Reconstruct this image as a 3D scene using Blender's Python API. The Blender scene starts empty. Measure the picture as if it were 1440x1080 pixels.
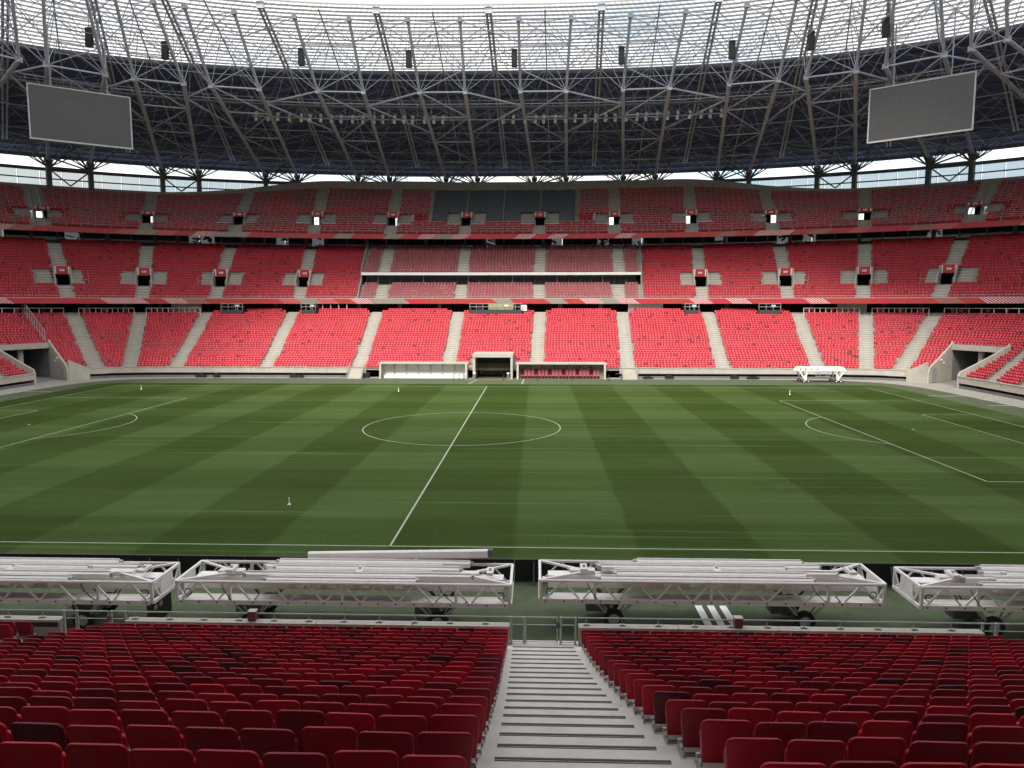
import bpy, math, random
import numpy as np
from mathutils import Vector
R=math.radians
random.seed(7); rng=np.random.default_rng(7)
scene=bpy.context.scene
COL=scene.collection
# ------------------------------------------------------------------ camera, sky, sun, exposure
CAM=np.array([6.852,-67.166,11.317])
cd=bpy.data.cameras.new('camera'); cam=bpy.data.objects.new('camera',cd); COL.objects.link(cam)
cam.location=CAM; cam.rotation_euler=(R(90-6.165),0,R(1.8805))
cd.sensor_width=36; cd.lens=25.59; cd.clip_start=.1; cd.clip_end=6000
scene.camera=cam
SUN_EL,SUN_AZ=46.0,195.0          # azimuth clockwise from +Y: behind the camera, a little to its left
w=bpy.data.worlds.new('World'); scene.world=w; w.use_nodes=True
nt=w.node_tree; nt.nodes.clear()
out=nt.nodes.new('ShaderNodeOutputWorld'); bg=nt.nodes.new('ShaderNodeBackground')
sky=nt.nodes.new('ShaderNodeTexSky'); sky.sky_type='NISHITA'; sky.sun_disc=False
sky.sun_elevation=R(SUN_EL); sky.sun_rotation=R(SUN_AZ); sky.dust_density=2.0; sky.air_density=1.2
tc=nt.nodes.new('ShaderNodeTexCoord'); nz=nt.nodes.new('ShaderNodeTexNoise'); nz.inputs['Scale'].default_value=3.2
nz.inputs['Detail'].default_value=7; nz.inputs['Roughness'].default_value=.6
mp=nt.nodes.new('ShaderNodeMapping'); mp.inputs['Scale'].default_value=(1,1,2.2)
rp=nt.nodes.new('ShaderNodeValToRGB'); rp.color_ramp.elements[0].position=.33; rp.color_ramp.elements[1].position=.58
mx=nt.nodes.new('ShaderNodeMix'); mx.data_type='RGBA'; mx.inputs['B'].default_value=(12.6,12.4,12.0,1)
nt.links.new(tc.outputs['Generated'],mp.inputs['Vector']); nt.links.new(mp.outputs['Vector'],nz.inputs['Vector'])
nt.links.new(nz.outputs['Fac'],rp.inputs['Fac']); nt.links.new(rp.outputs['Color'],mx.inputs['Factor'])
sp=nt.nodes.new('ShaderNodeSeparateXYZ'); nt.links.new(tc.outputs['Generated'],sp.inputs[0])
mr=nt.nodes.new('ShaderNodeMapRange'); mr.inputs['From Min'].default_value=0; mr.inputs['From Max'].default_value=1; mr.inputs['To Min'].default_value=.30; mr.inputs['To Max'].default_value=1.15
nt.links.new(sp.outputs['Z'],mr.inputs['Value'])
vm=nt.nodes.new('ShaderNodeVectorMath'); vm.operation='SCALE'; vm.inputs[0].default_value=(12.6,12.4,12.0); nt.links.new(mr.outputs['Result'],vm.inputs['Scale'])
nt.links.new(vm.outputs['Vector'],mx.inputs['B'])
nt.links.new(sky.outputs['Color'],mx.inputs['A']); nt.links.new(mx.outputs['Result'],bg.inputs['Color'])
bg.inputs['Strength'].default_value=.14
nt.links.new(bg.outputs['Background'],out.inputs['Surface'])
sl=bpy.data.lights.new('sun','SUN'); sl.energy=1.8; sl.angle=R(20); sl.color=(1,.95,.87)
so=bpy.data.objects.new('sun',sl); COL.objects.link(so); so.location=(0,0,120)
sd=Vector((math.sin(R(SUN_AZ))*math.cos(R(SUN_EL)),math.cos(R(SUN_AZ))*math.cos(R(SUN_EL)),math.sin(R(SUN_EL))))
so.rotation_euler=sd.to_track_quat('Z','Y').to_euler()
vs=scene.view_settings; vs.view_transform='Standard'; vs.look='None'; vs.exposure=1.12; vs.gamma=1; vs.use_curve_mapping=False
scene.render.engine='CYCLES'
try:
    scene.cycles.max_bounces=8; scene.cycles.diffuse_bounces=4; scene.cycles.transparent_max_bounces=12
except Exception: pass

# ------------------------------------------------------------------ materials
def mat(name,col,rough=.6,metal=0,var=0,scale=4,bump=0,bscale=40,spec=.5,col2=None,stretch=(1,1,1),obj_coords=True,dirt=0):
    m=bpy.data.materials.new(name); m.use_nodes=True; n=m.node_tree; b=n.nodes['Principled BSDF']
    b.inputs['Roughness'].default_value=rough; b.inputs['Metallic'].default_value=metal
    b.inputs['Specular IOR Level'].default_value=spec
    c=tuple(col)+(1,); b.inputs['Base Color'].default_value=c
    if var or bump or dirt:
        g=n.nodes.new('ShaderNodeNewGeometry'); mpn=n.nodes.new('ShaderNodeMapping'); mpn.inputs['Scale'].default_value=stretch
        n.links.new(g.outputs['Position'],mpn.inputs['Vector'])
    if var:
        t=n.nodes.new('ShaderNodeTexNoise'); t.inputs['Scale'].default_value=scale; t.inputs['Detail'].default_value=6
        t.inputs['Roughness'].default_value=.65
        n.links.new(mpn.outputs['Vector'],t.inputs['Vector'])
        rr=n.nodes.new('ShaderNodeValToRGB'); rr.color_ramp.elements[0].position=.3; rr.color_ramp.elements[1].position=.7
        lo=col2 if col2 else tuple(max(0,x*(1-var)) for x in col); hi=tuple(min(1,x*(1+var)) for x in col)
        rr.color_ramp.elements[0].color=tuple(lo)+(1,); rr.color_ramp.elements[1].color=hi+(1,)
        n.links.new(t.outputs['Fac'],rr.inputs['Fac']); src=rr.outputs['Color']
        if dirt:
            t2=n.nodes.new('ShaderNodeTexNoise'); t2.inputs['Scale'].default_value=scale*9; t2.inputs['Detail'].default_value=4
            n.links.new(mpn.outputs['Vector'],t2.inputs['Vector'])
            r2=n.nodes.new('ShaderNodeValToRGB'); r2.color_ramp.elements[0].position=.28; r2.color_ramp.elements[1].position=.42
            r2.color_ramp.elements[0].color=(1-dirt,)*3+(1,); r2.color_ramp.elements[1].color=(1,1,1,1)
            n.links.new(t2.outputs['Fac'],r2.inputs['Fac'])
            mm=n.nodes.new('ShaderNodeMix'); mm.data_type='RGBA'; mm.blend_type='MULTIPLY'; mm.inputs['Factor'].default_value=1
            n.links.new(src,mm.inputs['A']); n.links.new(r2.outputs['Color'],mm.inputs['B']); src=mm.outputs['Result']
        n.links.new(src,b.inputs['Base Color'])
        ra=n.nodes.new('ShaderNodeMapRange'); ra.inputs['To Min'].default_value=max(.05,rough-.08); ra.inputs['To Max'].default_value=min(1,rough+.1)
        n.links.new(t.outputs['Fac'],ra.inputs['Value']); n.links.new(ra.outputs['Result'],b.inputs['Roughness'])
    if bump:
        t3=n.nodes.new('ShaderNodeTexNoise'); t3.inputs['Scale'].default_value=bscale; t3.inputs['Detail'].default_value=3
        n.links.new(mpn.outputs['Vector'],t3.inputs['Vector'])
        bp=n.nodes.new('ShaderNodeBump'); bp.inputs['Strength'].default_value=bump; bp.inputs['Distance'].default_value=.02
        n.links.new(t3.outputs['Fac'],bp.inputs['Height']); n.links.new(bp.outputs['Normal'],b.inputs['Normal'])
    return m
M={}
M['concrete']=mat('concrete',(.34,.32,.28),.85,var=.16,scale=.7,bump=.25,bscale=25,dirt=.18)
M['concrete_light']=mat('concrete_light',(.46,.43,.37),.8,var=.12,scale=.6,bump=.2,bscale=20,dirt=.15)
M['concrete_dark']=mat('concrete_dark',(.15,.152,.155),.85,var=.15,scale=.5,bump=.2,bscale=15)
M['stair']=mat('stair_concrete',(.62,.59,.54),.75,var=.10,scale=2.3,bump=.25,bscale=70,dirt=.10)
M['strip']=mat('stair_nosing',(.055,.055,.055),.8,var=.2,scale=6)
M['seat']=[mat('seat_red',(.46,.003,.026),.40,var=.10,scale=3,bump=.04,bscale=300,spec=.22),
           mat('seat_crimson',(.33,.003,.022),.40,var=.12,scale=3,bump=.04,bscale=300,spec=.22),
           mat('seat_deep_red',(.22,.003,.020),.40,var=.12,scale=3,bump=.04,bscale=300,spec=.22),
           mat('seat_maroon',(.10,.006,.022),.40,var=.15,scale=3,bump=.04,bscale=300,spec=.22)]
M['far_seat']=[mat('terrace_seat_red',(.62,.050,.070),.38,var=.10,scale=.4),mat('terrace_seat_crimson',(.50,.034,.052),.40,var=.12,scale=.5),
               mat('terrace_seat_dark',(.14,.018,.022),.45),mat('terrace_seat_pan_shade',(.34,.018,.030),.5)]  # pan colour darkened to paint the shade line between seat rows
M['vip_seat']=[mat('vip_seat_maroon',(.40,.10,.115),.6,var=.2,scale=.6),mat('vip_seat_brown',(.42,.15,.13),.6,var=.2,scale=.6),mat('vip_seat_pan_shade',(.30,.075,.085),.6)]  # darker pan colour again stands in for shade between rows
M['bracket']=mat('seat_bracket',(.38,.37,.36),.45,metal=.3,var=.1,scale=12)
M['steel']=mat('painted_steel',(.38,.415,.465),.5,var=.14,scale=.8,dirt=.12)
M['steel_dark']=mat('dark_steel',(.11,.11,.12),.55,var=.15,scale=.8)
M['galv']=mat('galvanised_rail',(.42,.44,.43),.45,metal=.25,var=.12,scale=5)
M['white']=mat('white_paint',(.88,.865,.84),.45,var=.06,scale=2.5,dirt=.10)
M['pinkwhite']=mat('white_aluminium',(.80,.76,.73),.4,var=.07,scale=3,dirt=.12)
M['tyre']=mat('black_rubber',(.02,.02,.022),.8,var=.2,scale=8)
M['black']=mat('black_panel',(.012,.013,.016),.5,var=.2,scale=2)
M['screen']=mat('screen_face',(.048,.044,.040),.38,var=.06,scale=.3)
M['frame']=mat('screen_frame',(.42,.42,.42),.5,var=.08,scale=1)
M['cladding']=mat('roof_cladding',(.085,.130,.29),.7,var=.12,scale=.25)
M['rib']=mat('roof_purlin',(.50,.50,.50),.6,var=.12,scale=.5)
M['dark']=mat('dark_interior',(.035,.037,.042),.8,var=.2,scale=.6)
M['tarp']=mat('grey_tarpaulin',(.13,.15,.165),.75,var=.14,scale=.5,bump=.35,bscale=2.2)
M['redsign']=mat('red_sign',(.52,.03,.045),.5,var=.08,scale=2)
M['orange']=mat('orange_mat',(.42,.12,.045),.8,var=.15,scale=3)
M['flood']=mat('floodlight_body',(.58,.57,.55),.5,var=.08,scale=3)
M['lens']=mat('lamp_glass',(.45,.46,.47),.15,var=.05,scale=3)
M['paint']=mat('line_paint',(.36,.39,.31),.8,var=.14,scale=2.5,dirt=.3)
M['red_box']=mat('red_brown_box',(.22,.08,.08),.6,var=.1,scale=6)
M['camo']=mat('yellow_green_net',(.38,.37,.20),.85,var=.5,scale=3.5,col2=(.14,.18,.08))
M['steel_post']=mat('steel_post',(.05,.05,.05),.5)

def glass(name,col,tr,rough=.06):
    m=bpy.data.materials.new(name); m.use_nodes=True; n=m.node_tree; b=n.nodes['Principled BSDF']
    b.inputs['Base Color'].default_value=tuple(col)+(1,); b.inputs['Roughness'].default_value=rough
    t=n.nodes.new('ShaderNodeBsdfTransparent'); t.inputs['Color'].default_value=(.86,.9,.92,1); x=n.nodes.new('ShaderNodeMixShader')
    x.inputs['Fac'].default_value=tr; n.links.new(b.outputs[0],x.inputs[1]); n.links.new(t.outputs[0],x.inputs[2])
    n.links.new(x.outputs[0],n.nodes['Material Output'].inputs['Surface']); return m
M['glass']=glass('window_glass',(.02,.025,.03),.30)
M['windglass']=glass('wind_screen_glass',(.25,.28,.30),.72)

def translucent(name,col,fac):
    m=bpy.data.materials.new(name); m.use_nodes=True; n=m.node_tree; b=n.nodes['Principled BSDF']
    b.inputs['Roughness'].default_value=.35
    g=n.nodes.new('ShaderNodeNewGeometry'); t0=n.nodes.new('ShaderNodeTexNoise'); t0.inputs['Scale'].default_value=.35; t0.inputs['Detail'].default_value=5
    n.links.new(g.outputs['Position'],t0.inputs['Vector'])
    rr=n.nodes.new('ShaderNodeValToRGB'); rr.color_ramp.elements[0].position=.3; rr.color_ramp.elements[1].position=.7
    rr.color_ramp.elements[0].color=tuple(c*.86 for c in col)+(1,); rr.color_ramp.elements[1].color=tuple(col)+(1,)
    n.links.new(t0.outputs['Fac'],rr.inputs['Fac']); n.links.new(rr.outputs['Color'],b.inputs['Base Color'])
    t=n.nodes.new('ShaderNodeBsdfTranslucent'); n.links.new(rr.outputs['Color'],t.inputs['Color'])
    x=n.nodes.new('ShaderNodeMixShader'); x.inputs['Fac'].default_value=fac
    n.links.new(b.outputs[0],x.inputs[1]); n.links.new(t.outputs[0],x.inputs[2])
    n.links.new(x.outputs[0],n.nodes['Material Output'].inputs['Surface']); return m
M['poly']=translucent('polycarbonate_panel',(.63,.635,.645),.52)

def math_node(n,op,a,b=None):
    k=n.nodes.new('ShaderNodeMath'); k.operation=op
    for i,v in enumerate((a,b)):
        if v is None: continue
        if isinstance(v,(int,float)): k.inputs[i].default_value=v
        else: n.links.new(v,k.inputs[i])
    return k.outputs[0]
def grass_mat():
    m=bpy.data.materials.new('mown_grass'); m.use_nodes=True; n=m.node_tree; b=n.nodes['Principled BSDF']
    b.inputs['Roughness'].default_value=.85; b.inputs['Specular IOR Level'].default_value=.08
    g=n.nodes.new('ShaderNodeNewGeometry'); s=n.nodes.new('ShaderNodeSeparateXYZ'); n.links.new(g.outputs['Position'],s.inputs[0])
    W=105/18
    # small wobble of the mower's edges
    wn=n.nodes.new('ShaderNodeTexNoise'); wn.inputs['Scale'].default_value=.35; wn.inputs['Detail'].default_value=3; n.links.new(g.outputs['Position'],wn.inputs['Vector'])
    wob=math_node(n,'MULTIPLY',math_node(n,'SUBTRACT',wn.outputs['Fac'],.5),.5)
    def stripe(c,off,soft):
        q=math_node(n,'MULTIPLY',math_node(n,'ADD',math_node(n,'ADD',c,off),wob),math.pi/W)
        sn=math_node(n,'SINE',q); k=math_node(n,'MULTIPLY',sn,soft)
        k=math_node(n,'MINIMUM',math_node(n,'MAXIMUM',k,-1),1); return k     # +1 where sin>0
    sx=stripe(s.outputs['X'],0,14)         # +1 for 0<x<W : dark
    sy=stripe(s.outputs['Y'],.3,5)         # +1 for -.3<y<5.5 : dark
    v=math_node(n,'ADD',math_node(n,'MULTIPLY',sx,-.135),math_node(n,'MULTIPLY',sy,-.085))  # mowing plaid: direction-dependent blade shading put into the base colour
    # streaks along x
    st=n.nodes.new('ShaderNodeTexNoise'); st.inputs['Scale'].default_value=1; st.inputs['Detail'].default_value=4; st.inputs['Roughness'].default_value=.7
    mp=n.nodes.new('ShaderNodeMapping'); mp.inputs['Scale'].default_value=(.05,.9,1); n.links.new(g.outputs['Position'],mp.inputs['Vector']); n.links.new(mp.outputs['Vector'],st.inputs['Vector'])
    v=math_node(n,'ADD',v,math_node(n,'MULTIPLY',math_node(n,'SUBTRACT',st.outputs['Fac'],.5),.55))
    st2=n.nodes.new('ShaderNodeTexNoise'); st2.inputs['Scale'].default_value=1; st2.inputs['Detail'].default_value=2
    mp2=n.nodes.new('ShaderNodeMapping'); mp2.inputs['Scale'].default_value=(.035,1.7,1); mp2.inputs['Location'].default_value=(3,11,0); n.links.new(g.outputs['Position'],mp2.inputs['Vector']); n.links.new(mp2.outputs['Vector'],st2.inputs['Vector'])
    v=math_node(n,'ADD',v,math_node(n,'MULTIPLY',math_node(n,'MAXIMUM',math_node(n,'SUBTRACT',st2.outputs['Fac'],.59),0),4.0))
    pn=n.nodes.new('ShaderNodeTexNoise'); pn.inputs['Scale'].default_value=.12; pn.inputs['Detail'].default_value=8; pn.inputs['Roughness'].default_value=.7; n.links.new(g.outputs['Position'],pn.inputs['Vector'])
    v=math_node(n,'ADD',v,math_node(n,'MULTIPLY',math_node(n,'SUBTRACT',pn.outputs['Fac'],.5),.35))
    fn=n.nodes.new('ShaderNodeTexNoise'); fn.inputs['Scale'].default_value=4.5; fn.inputs['Roughness'].default_value=.8; fn.inputs['Detail'].default_value=5; n.links.new(g.outputs['Position'],fn.inputs['Vector'])
    v=math_node(n,'ADD',v,math_node(n,'MULTIPLY',math_node(n,'SUBTRACT',fn.outputs['Fac'],.5),.8))
    v=math_node(n,'ADD',v,.5)
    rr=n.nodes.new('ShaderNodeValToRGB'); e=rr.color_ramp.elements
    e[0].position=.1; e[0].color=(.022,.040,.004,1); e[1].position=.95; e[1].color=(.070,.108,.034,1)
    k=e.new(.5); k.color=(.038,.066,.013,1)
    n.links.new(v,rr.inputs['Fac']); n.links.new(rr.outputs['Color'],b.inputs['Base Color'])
    bp=n.nodes.new('ShaderNodeBump'); bp.inputs['Strength'].default_value=.5; bp.inputs['Distance'].default_value=.03
    f2=n.nodes.new('ShaderNodeTexNoise'); f2.inputs['Scale'].default_value=30; n.links.new(g.outputs['Position'],f2.inputs['Vector'])
    n.links.new(f2.outputs['Fac'],bp.inputs['Height']); n.links.new(bp.outputs['Normal'],b.inputs['Normal'])
    return m
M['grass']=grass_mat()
M['turf']=mat('artificial_turf',(.095,.115,.068),.9,var=.2,scale=.9,bump=.4,bscale=50,col2=(.068,.088,.050),dirt=.22,spec=.2)
M['ground']=mat('outer_paving',(.22,.22,.21),.9,var=.15,scale=.1)

def fascia_mat(seed):
    m=bpy.data.materials.new('printed_fascia'); m.use_nodes=True; n=m.node_tree; b=n.nodes['Principled BSDF']; b.inputs['Roughness'].default_value=.45
    uv=n.nodes.new('ShaderNodeUVMap'); s=n.nodes.new('ShaderNodeSeparateXYZ'); n.links.new(uv.outputs['UV'],s.inputs[0])
    u=s.outputs['X']; v=s.outputs['Y']
    sgn=1 if seed%2 else -1
    d=math_node(n,'ADD',u,math_node(n,'MULTIPLY',v,1.3*sgn))
    cell=math_node(n,'FLOOR',math_node(n,'DIVIDE',math_node(n,'ADD',d,seed*3.1),3.3))
    wn=n.nodes.new('ShaderNodeTexWhiteNoise'); wn.noise_dimensions='1D'; n.links.new(cell,wn.inputs['W']); r=wn.outputs['Value']
    fr=math_node(n,'FRACT',math_node(n,'DIVIDE',d,.5)); stripe=math_node(n,'LESS_THAN',fr,.42)
    def rngm(a,c): return math_node(n,'MULTIPLY',math_node(n,'GREATER_THAN',r,a),math_node(n,'LESS_THAN',r,c))
    def mixc(a,col,f):
        x=n.nodes.new('ShaderNodeMix'); x.data_type='RGBA'; x.inputs['B'].default_value=tuple(col)+(1,)
        if isinstance(a,tuple): x.inputs['A'].default_value=a+(1,)
        else: n.links.new(a,x.inputs['A'])
        n.links.new(f,x.inputs['Factor']); return x.outputs['Result']
    c=mixc((.52,.028,.05),(.46,.045,.04),rngm(.0,.3))
    c=mixc(c,(.72,.68,.66),math_node(n,'MULTIPLY',rngm(.3,.44),stripe))
    c=mixc(c,(.30,.27,.22),rngm(.5,.57))
    c=mixc(c,(.62,.22,.20),math_node(n,'MULTIPLY',rngm(.62,.72),stripe))
    c=mixc(c,(.20,.30,.22),math_node(n,'MULTIPLY',rngm(.75,.8),stripe))
    n.links.new(c,b.inputs['Base Color']); return m
M['fascia1']=fascia_mat(1); M['fascia2']=fascia_mat(4)

# ------------------------------------------------------------------ mesh helpers
class MB:
    def __init__(s): s.v=[]; s.f=[]; s.m=[]; s.uv=None
    def add(s,vs,fs,mi=0):
        o=len(s.v); s.v.extend([tuple(map(float,p)) for p in vs]); s.f.extend([tuple(i+o for i in f) for f in fs]); s.m.extend([mi]*len(fs)); return s
    def quad(s,a,b,c,d,mi=0): return s.add([a,b,c,d],[(0,1,2,3)],mi)
    def obox(s,o,ax,ay,az,mi=0):
        o,ax,ay,az=[np.array(q,float) for q in (o,ax,ay,az)]
        vs=[o+i*ax+j*ay+k*az for k in (-1,1) for j in (-1,1) for i in (-1,1)]
        return s.add(vs,[(0,2,3,1),(4,5,7,6),(0,1,5,4),(2,6,7,3),(0,4,6,2),(1,3,7,5)],mi)
    def box(s,x0,x1,y0,y1,z0,z1,mi=0):
        return s.obox(((x0+x1)/2,(y0+y1)/2,(z0+z1)/2),((x1-x0)/2,0,0),(0,(y1-y0)/2,0),(0,0,(z1-z0)/2),mi)
    def bar(s,p,q,w,h,mi=0,up=(0,0,1)):
        p,q=np.array(p,float),np.array(q,float); d=q-p; L=np.linalg.norm(d); d/=L
        up=np.array(up,float)
        if abs(d@up)>.97: up=np.array((0,1.,0))
        sx=np.cross(d,up); sx/=np.linalg.norm(sx); u2=np.cross(sx,d)
        return s.obox((p+q)/2,d*L/2,sx*w/2,u2*h/2,mi)
    def tube(s,p,q,r,n=6,mi=0,r2=None,caps=False):
        p,q=np.array(p,float),np.array(q,float); d=q-p; L=np.linalg.norm(d); d/=L; r2=r if r2 is None else r2
        a=np.array((0,0,1.)) if abs(d[2])<.9 else np.array((1.,0,0))
        x=np.cross(d,a); x/=np.linalg.norm(x); y=np.cross(d,x)
        vs=[];
        for c,rr in ((p,r),(q,r2)):
            for i in range(n):
                t=2*math.pi*(i+.5)/n; vs.append(c+rr*(math.cos(t)*x+math.sin(t)*y))
        fs=[(i,(i+1)%n,n+(i+1)%n,n+i) for i in range(n)]
        if caps: fs+=[tuple(range(n))[::-1],tuple(range(n,2*n))]
        return s.add(vs,fs,mi)
    def path(s,pts,r,n=6,mi=0):
        for a,b in zip(pts[:-1],pts[1:]): s.tube(a,b,r,n,mi,caps=True)
        return s
    def prism(s,poly,o,ex,ey,en,th,mi=0):
        """poly in the (ex,ey) plane at o, extruded +-th/2 along en"""
        o,ex,ey,en=[np.array(q,float) for q in (o,ex,ey,en)]; k=len(poly)
        vs=[o+a*ex+b*ey-en*th/2 for a,b in poly]+[o+a*ex+b*ey+en*th/2 for a,b in poly]
        fs=[tuple(range(k))[::-1],tuple(range(k,2*k))]+[(i,(i+1)%k,k+(i+1)%k,k+i) for i in range(k)]
        return s.add(vs,fs,mi)
    def build(s,name,mats,parent=None,smooth=False,uv=None):
        if not isinstance(mats,(list,tuple)): mats=[mats]
        off=LOC.get(parent.name,np.zeros(3)) if parent is not None else np.zeros(3)
        me=bpy.data.meshes.new(name); vv=np.array(s.v,float)-off
        me.from_pydata(vv.tolist(),[],s.f)
        for m in mats: me.materials.append(m)
        if len(mats)>1: me.polygons.foreach_set('material_index',s.m)
        if smooth: me.polygons.foreach_set('use_smooth',[True]*len(s.f))
        if uv is not None:
            l=me.uv_layers.new(name='UVMap'); l.data.foreach_set('uv',np.array(uv,float).ravel())
        me.update()
        o=bpy.data.objects.new(name,me); COL.objects.link(o)
        if parent is not None: o.parent=parent; LOC[o.name]=off
        else: LOC[o.name]=np.zeros(3)
        return o
LOC={}
def tag(o,label,cat,group=None,kind=None):
    o['label']=label; o['category']=cat
    if group: o['group']=group
    if kind: o['kind']=kind
    return o
def struct(o,label=None): 
    o['kind']='structure'
    if label: o['label']=label
    return o
def stuff(o,label=None,cat=None):
    o['kind']='stuff'
    if label: o['label']=label
    if cat: o['category']=cat
    return o
def empty(name,loc,label,cat,group=None):
    o=bpy.data.objects.new(name,None); o.empty_display_size=.3; COL.objects.link(o); o.location=loc; LOC[o.name]=np.array(loc,float)
    return tag(o,label,cat,group)
def mass(name,tv,tf,pos,tx,ty,mats,mi,parent=None,zs=None):
    """many copies of one small template in one mesh (far seats); tx,ty: local axes in plan"""
    tv=np.array(tv,float); tf=np.array(tf); pos=np.array(pos,float); tx=np.array(tx,float); ty=np.array(ty,float); k=len(pos)
    V=np.empty((k,len(tv),3)); V[:,:,0]=pos[:,None,0]+tv[None,:,0]*tx[:,None,0]+tv[None,:,1]*ty[:,None,0]
    V[:,:,1]=pos[:,None,1]+tv[None,:,0]*tx[:,None,1]+tv[None,:,1]*ty[:,None,1]; V[:,:,2]=pos[:,None,2]+tv[None,:,2]
    Fc=(tf[None]+(np.arange(k)*len(tv))[:,None,None]).reshape(-1,4)
    me=bpy.data.meshes.new(name); nv=k*len(tv); nf=len(Fc)
    off=LOC.get(parent.name,np.zeros(3)) if parent is not None else np.zeros(3)
    me.vertices.add(nv); me.vertices.foreach_set('co',(V.reshape(-1,3)-off).ravel())
    me.loops.add(nf*4); me.loops.foreach_set('vertex_index',Fc.ravel())
    me.polygons.add(nf); me.polygons.foreach_set('loop_start',np.arange(nf)*4)
    for m in mats: me.materials.append(m)
    MI=np.repeat(np.array(mi,int)[:,None],len(tf),1); MI[:,5:]=len(mats)-1  # pan faces take the last, darker colour as painted row shade
    me.polygons.foreach_set('material_index',MI.ravel())
    me.update(calc_edges=True); me.validate()
    o=bpy.data.objects.new(name,me); COL.objects.link(o)
    if parent is not None: o.parent=parent
    LOC[o.name]=off
    return o

# ------------------------------------------------------------------ plan curves
class Plan:
    def __init__(s,a,b,n,N=5760):
        s.a,s.b,s.n=a,b,n
        th=np.linspace(math.pi,-math.pi,N+1); c,q=np.cos(th),np.sin(th)
        r=(np.abs(c/a)**n+np.abs(q/b)**n)**(-1/n); s.x=r*c; s.y=r*q
        s.s=np.r_[0,np.cumsum(np.hypot(np.diff(s.x),np.diff(s.y)))]; s.L=s.s[-1]; s.N=N
    def at(s,q):
        q=np.mod(q,s.L); return np.stack([np.interp(q,s.s,s.x),np.interp(q,s.s,s.y)],-1)
    def sx(s,x):  # far side, by x
        h=s.N//2+1; return float(np.interp(x,s.x[:h],s.s[:h]))
    def sy(s,y):  # right end, by y
        a,b=s.N//4,3*s.N//4+1; return float(np.interp(-y,-s.y[a:b],s.s[a:b]))
    def px(s,x): return s.at(s.sx(x))
XF=dict(low=([6.95,21.3,36.1,50.6,57.5,61.6],[7.6,22.8,38.3,53.6,64.5,74.0]),
        mid=([7.3,22.2,37.2,51.6,62.8,72.5],[7.8,23.6,39.3,54.5,68.9,82.9]),
        up=([7.5,22.4,37.3,51.8,66.7,81.3],[8.0,23.8,39.5,54.8,72.9,91.0]))
ENDY=[31,22.5,8,-8,-22.5,-31]; PER=36
def controls(F,B,key):
    U=[];A=[];D=[]
    for lst,xs in zip((0,1),XF[key]): pass
    for P,xs,out in ((F,XF[key][0],A),(B,XF[key][1],D)):
        xs=[-x for x in xs[::-1]]+list(xs)
        far=[P.sx(x) for x in xs]
        k=P.b/46.4*.99 if P.b>50 else 1
        end=[P.sy(y*(k if abs(y)*k<P.b*.62 else P.b*.62/abs(y))) for y in ENDY]
        near=[P.L-q for q in far[::-1]]
        lend=[P.L*1.5-q if q>P.L/2 else P.L/2-q+P.L for q in end]; lend=[P.L*1.5-q for q in end[::-1]]
        lend=sorted([(P.L*1.5-q) for q in end])
        out.extend(far+end+near+lend)
    U=list(range(36)); return U,A,D
class Tier:
    def __init__(s,F,B,rows,z,key,extra=()):
        s.F,s.B,s.rows,s.zf=F,B,rows,z
        U,A,D=controls(F,B,key)
        for (u,pf,pb) in extra:
            U.append(u); A.append(pf); D.append(pb)
        o=np.argsort(U); U=np.array(U,float)[o]; A=np.array(A)[o]; D=np.array(D)[o]
        s.U=np.r_[U-PER,U,U+PER]; s.A=np.r_[A-F.L,A,A+F.L]; s.D=np.r_[D-B.L,D,D+B.L]
    def p(s,u,f):
        a=s.F.at(np.interp(u,s.U,s.A)); b=s.B.at(np.interp(u,s.U,s.D)); f=np.asarray(f)
        return a*(1-f)+b*f if np.ndim(f)==0 else a*(1-f)[...,None]+b*f[...,None]
    def frame(s,u,f):
        P=s.p(u,f); e=.02; t=s.p(u+e,f)-s.p(u-e,f); ds=np.linalg.norm(t)/(2*e); t/=np.linalg.norm(t)
        r=np.array([-t[1],t[0]])
        if r@P<0: r=-r
        return P,t,r,ds     # ds metres per unit u
    def z(s,j,u): return s.zf(j,u)
def V3(p,z): return np.array([p[0],p[1],z])

def zlow(j,u=0):
    i=min(j,17); z=1.2+.27*i+.0027*i*(i+1); return z+.33*max(0,j-17)
def zmid(j,u=0): return 12.3+.5*j
def riser_up(u):
    uu=u%PER
    d=abs(uu-5.5) if uu<12 or uu>30 else abs(uu-23.5)
    if uu>30: d=abs(uu-PER-5.5)
    k=min(1,max(0,(d-2.3)/2.2)); k=k*k*(3-2*k); return .56*(1-k)+.428*k
def zup(j,u=0): return 25.3+riser_up(u)*j
Flow,Blow=Plan(65.3,46.4,12),Plan(89,68.8,3.8)
NOTCH0=(64.3,40.5); NOTCH1=(64.9,34.5); NB0=(81,53); NB1=(85.5,41.7)
LOW=Tier(Flow,Blow,28,zlow,'low',extra=[])
# corner passage walls as extra columns (right and left, far side)
u0,u1=11.45,11.82
extra=[]
for (u,f,b) in ((u0,NOTCH0,NB0),(u1,NOTCH1,NB1)):
    sf=Flow.sy(f[1]); sb=Blow.sy(b[1]); extra.append((u,sf,sb)); extra.append((PER-(u-11),Flow.L/2-sf+Flow.L,Blow.L/2-sb+Blow.L))
extra=[(u,a,b) for u,a,b in extra]
LOW=Tier(Flow,Blow,28,zlow,'low',extra=extra)
MIDT=Tier(Plan(92,69.3,2.9),Plan(121,87,2.2),22,zmid,'mid')
UPT=Tier(Plan(117,81,2.25),Plan(132,97.5,2.2),20,zup,'up')
NOTCHES=[(u0,u1,0,11),(-(u1-11),-(u0-11),0,11)]
VIP=(3.72,7.28)

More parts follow.
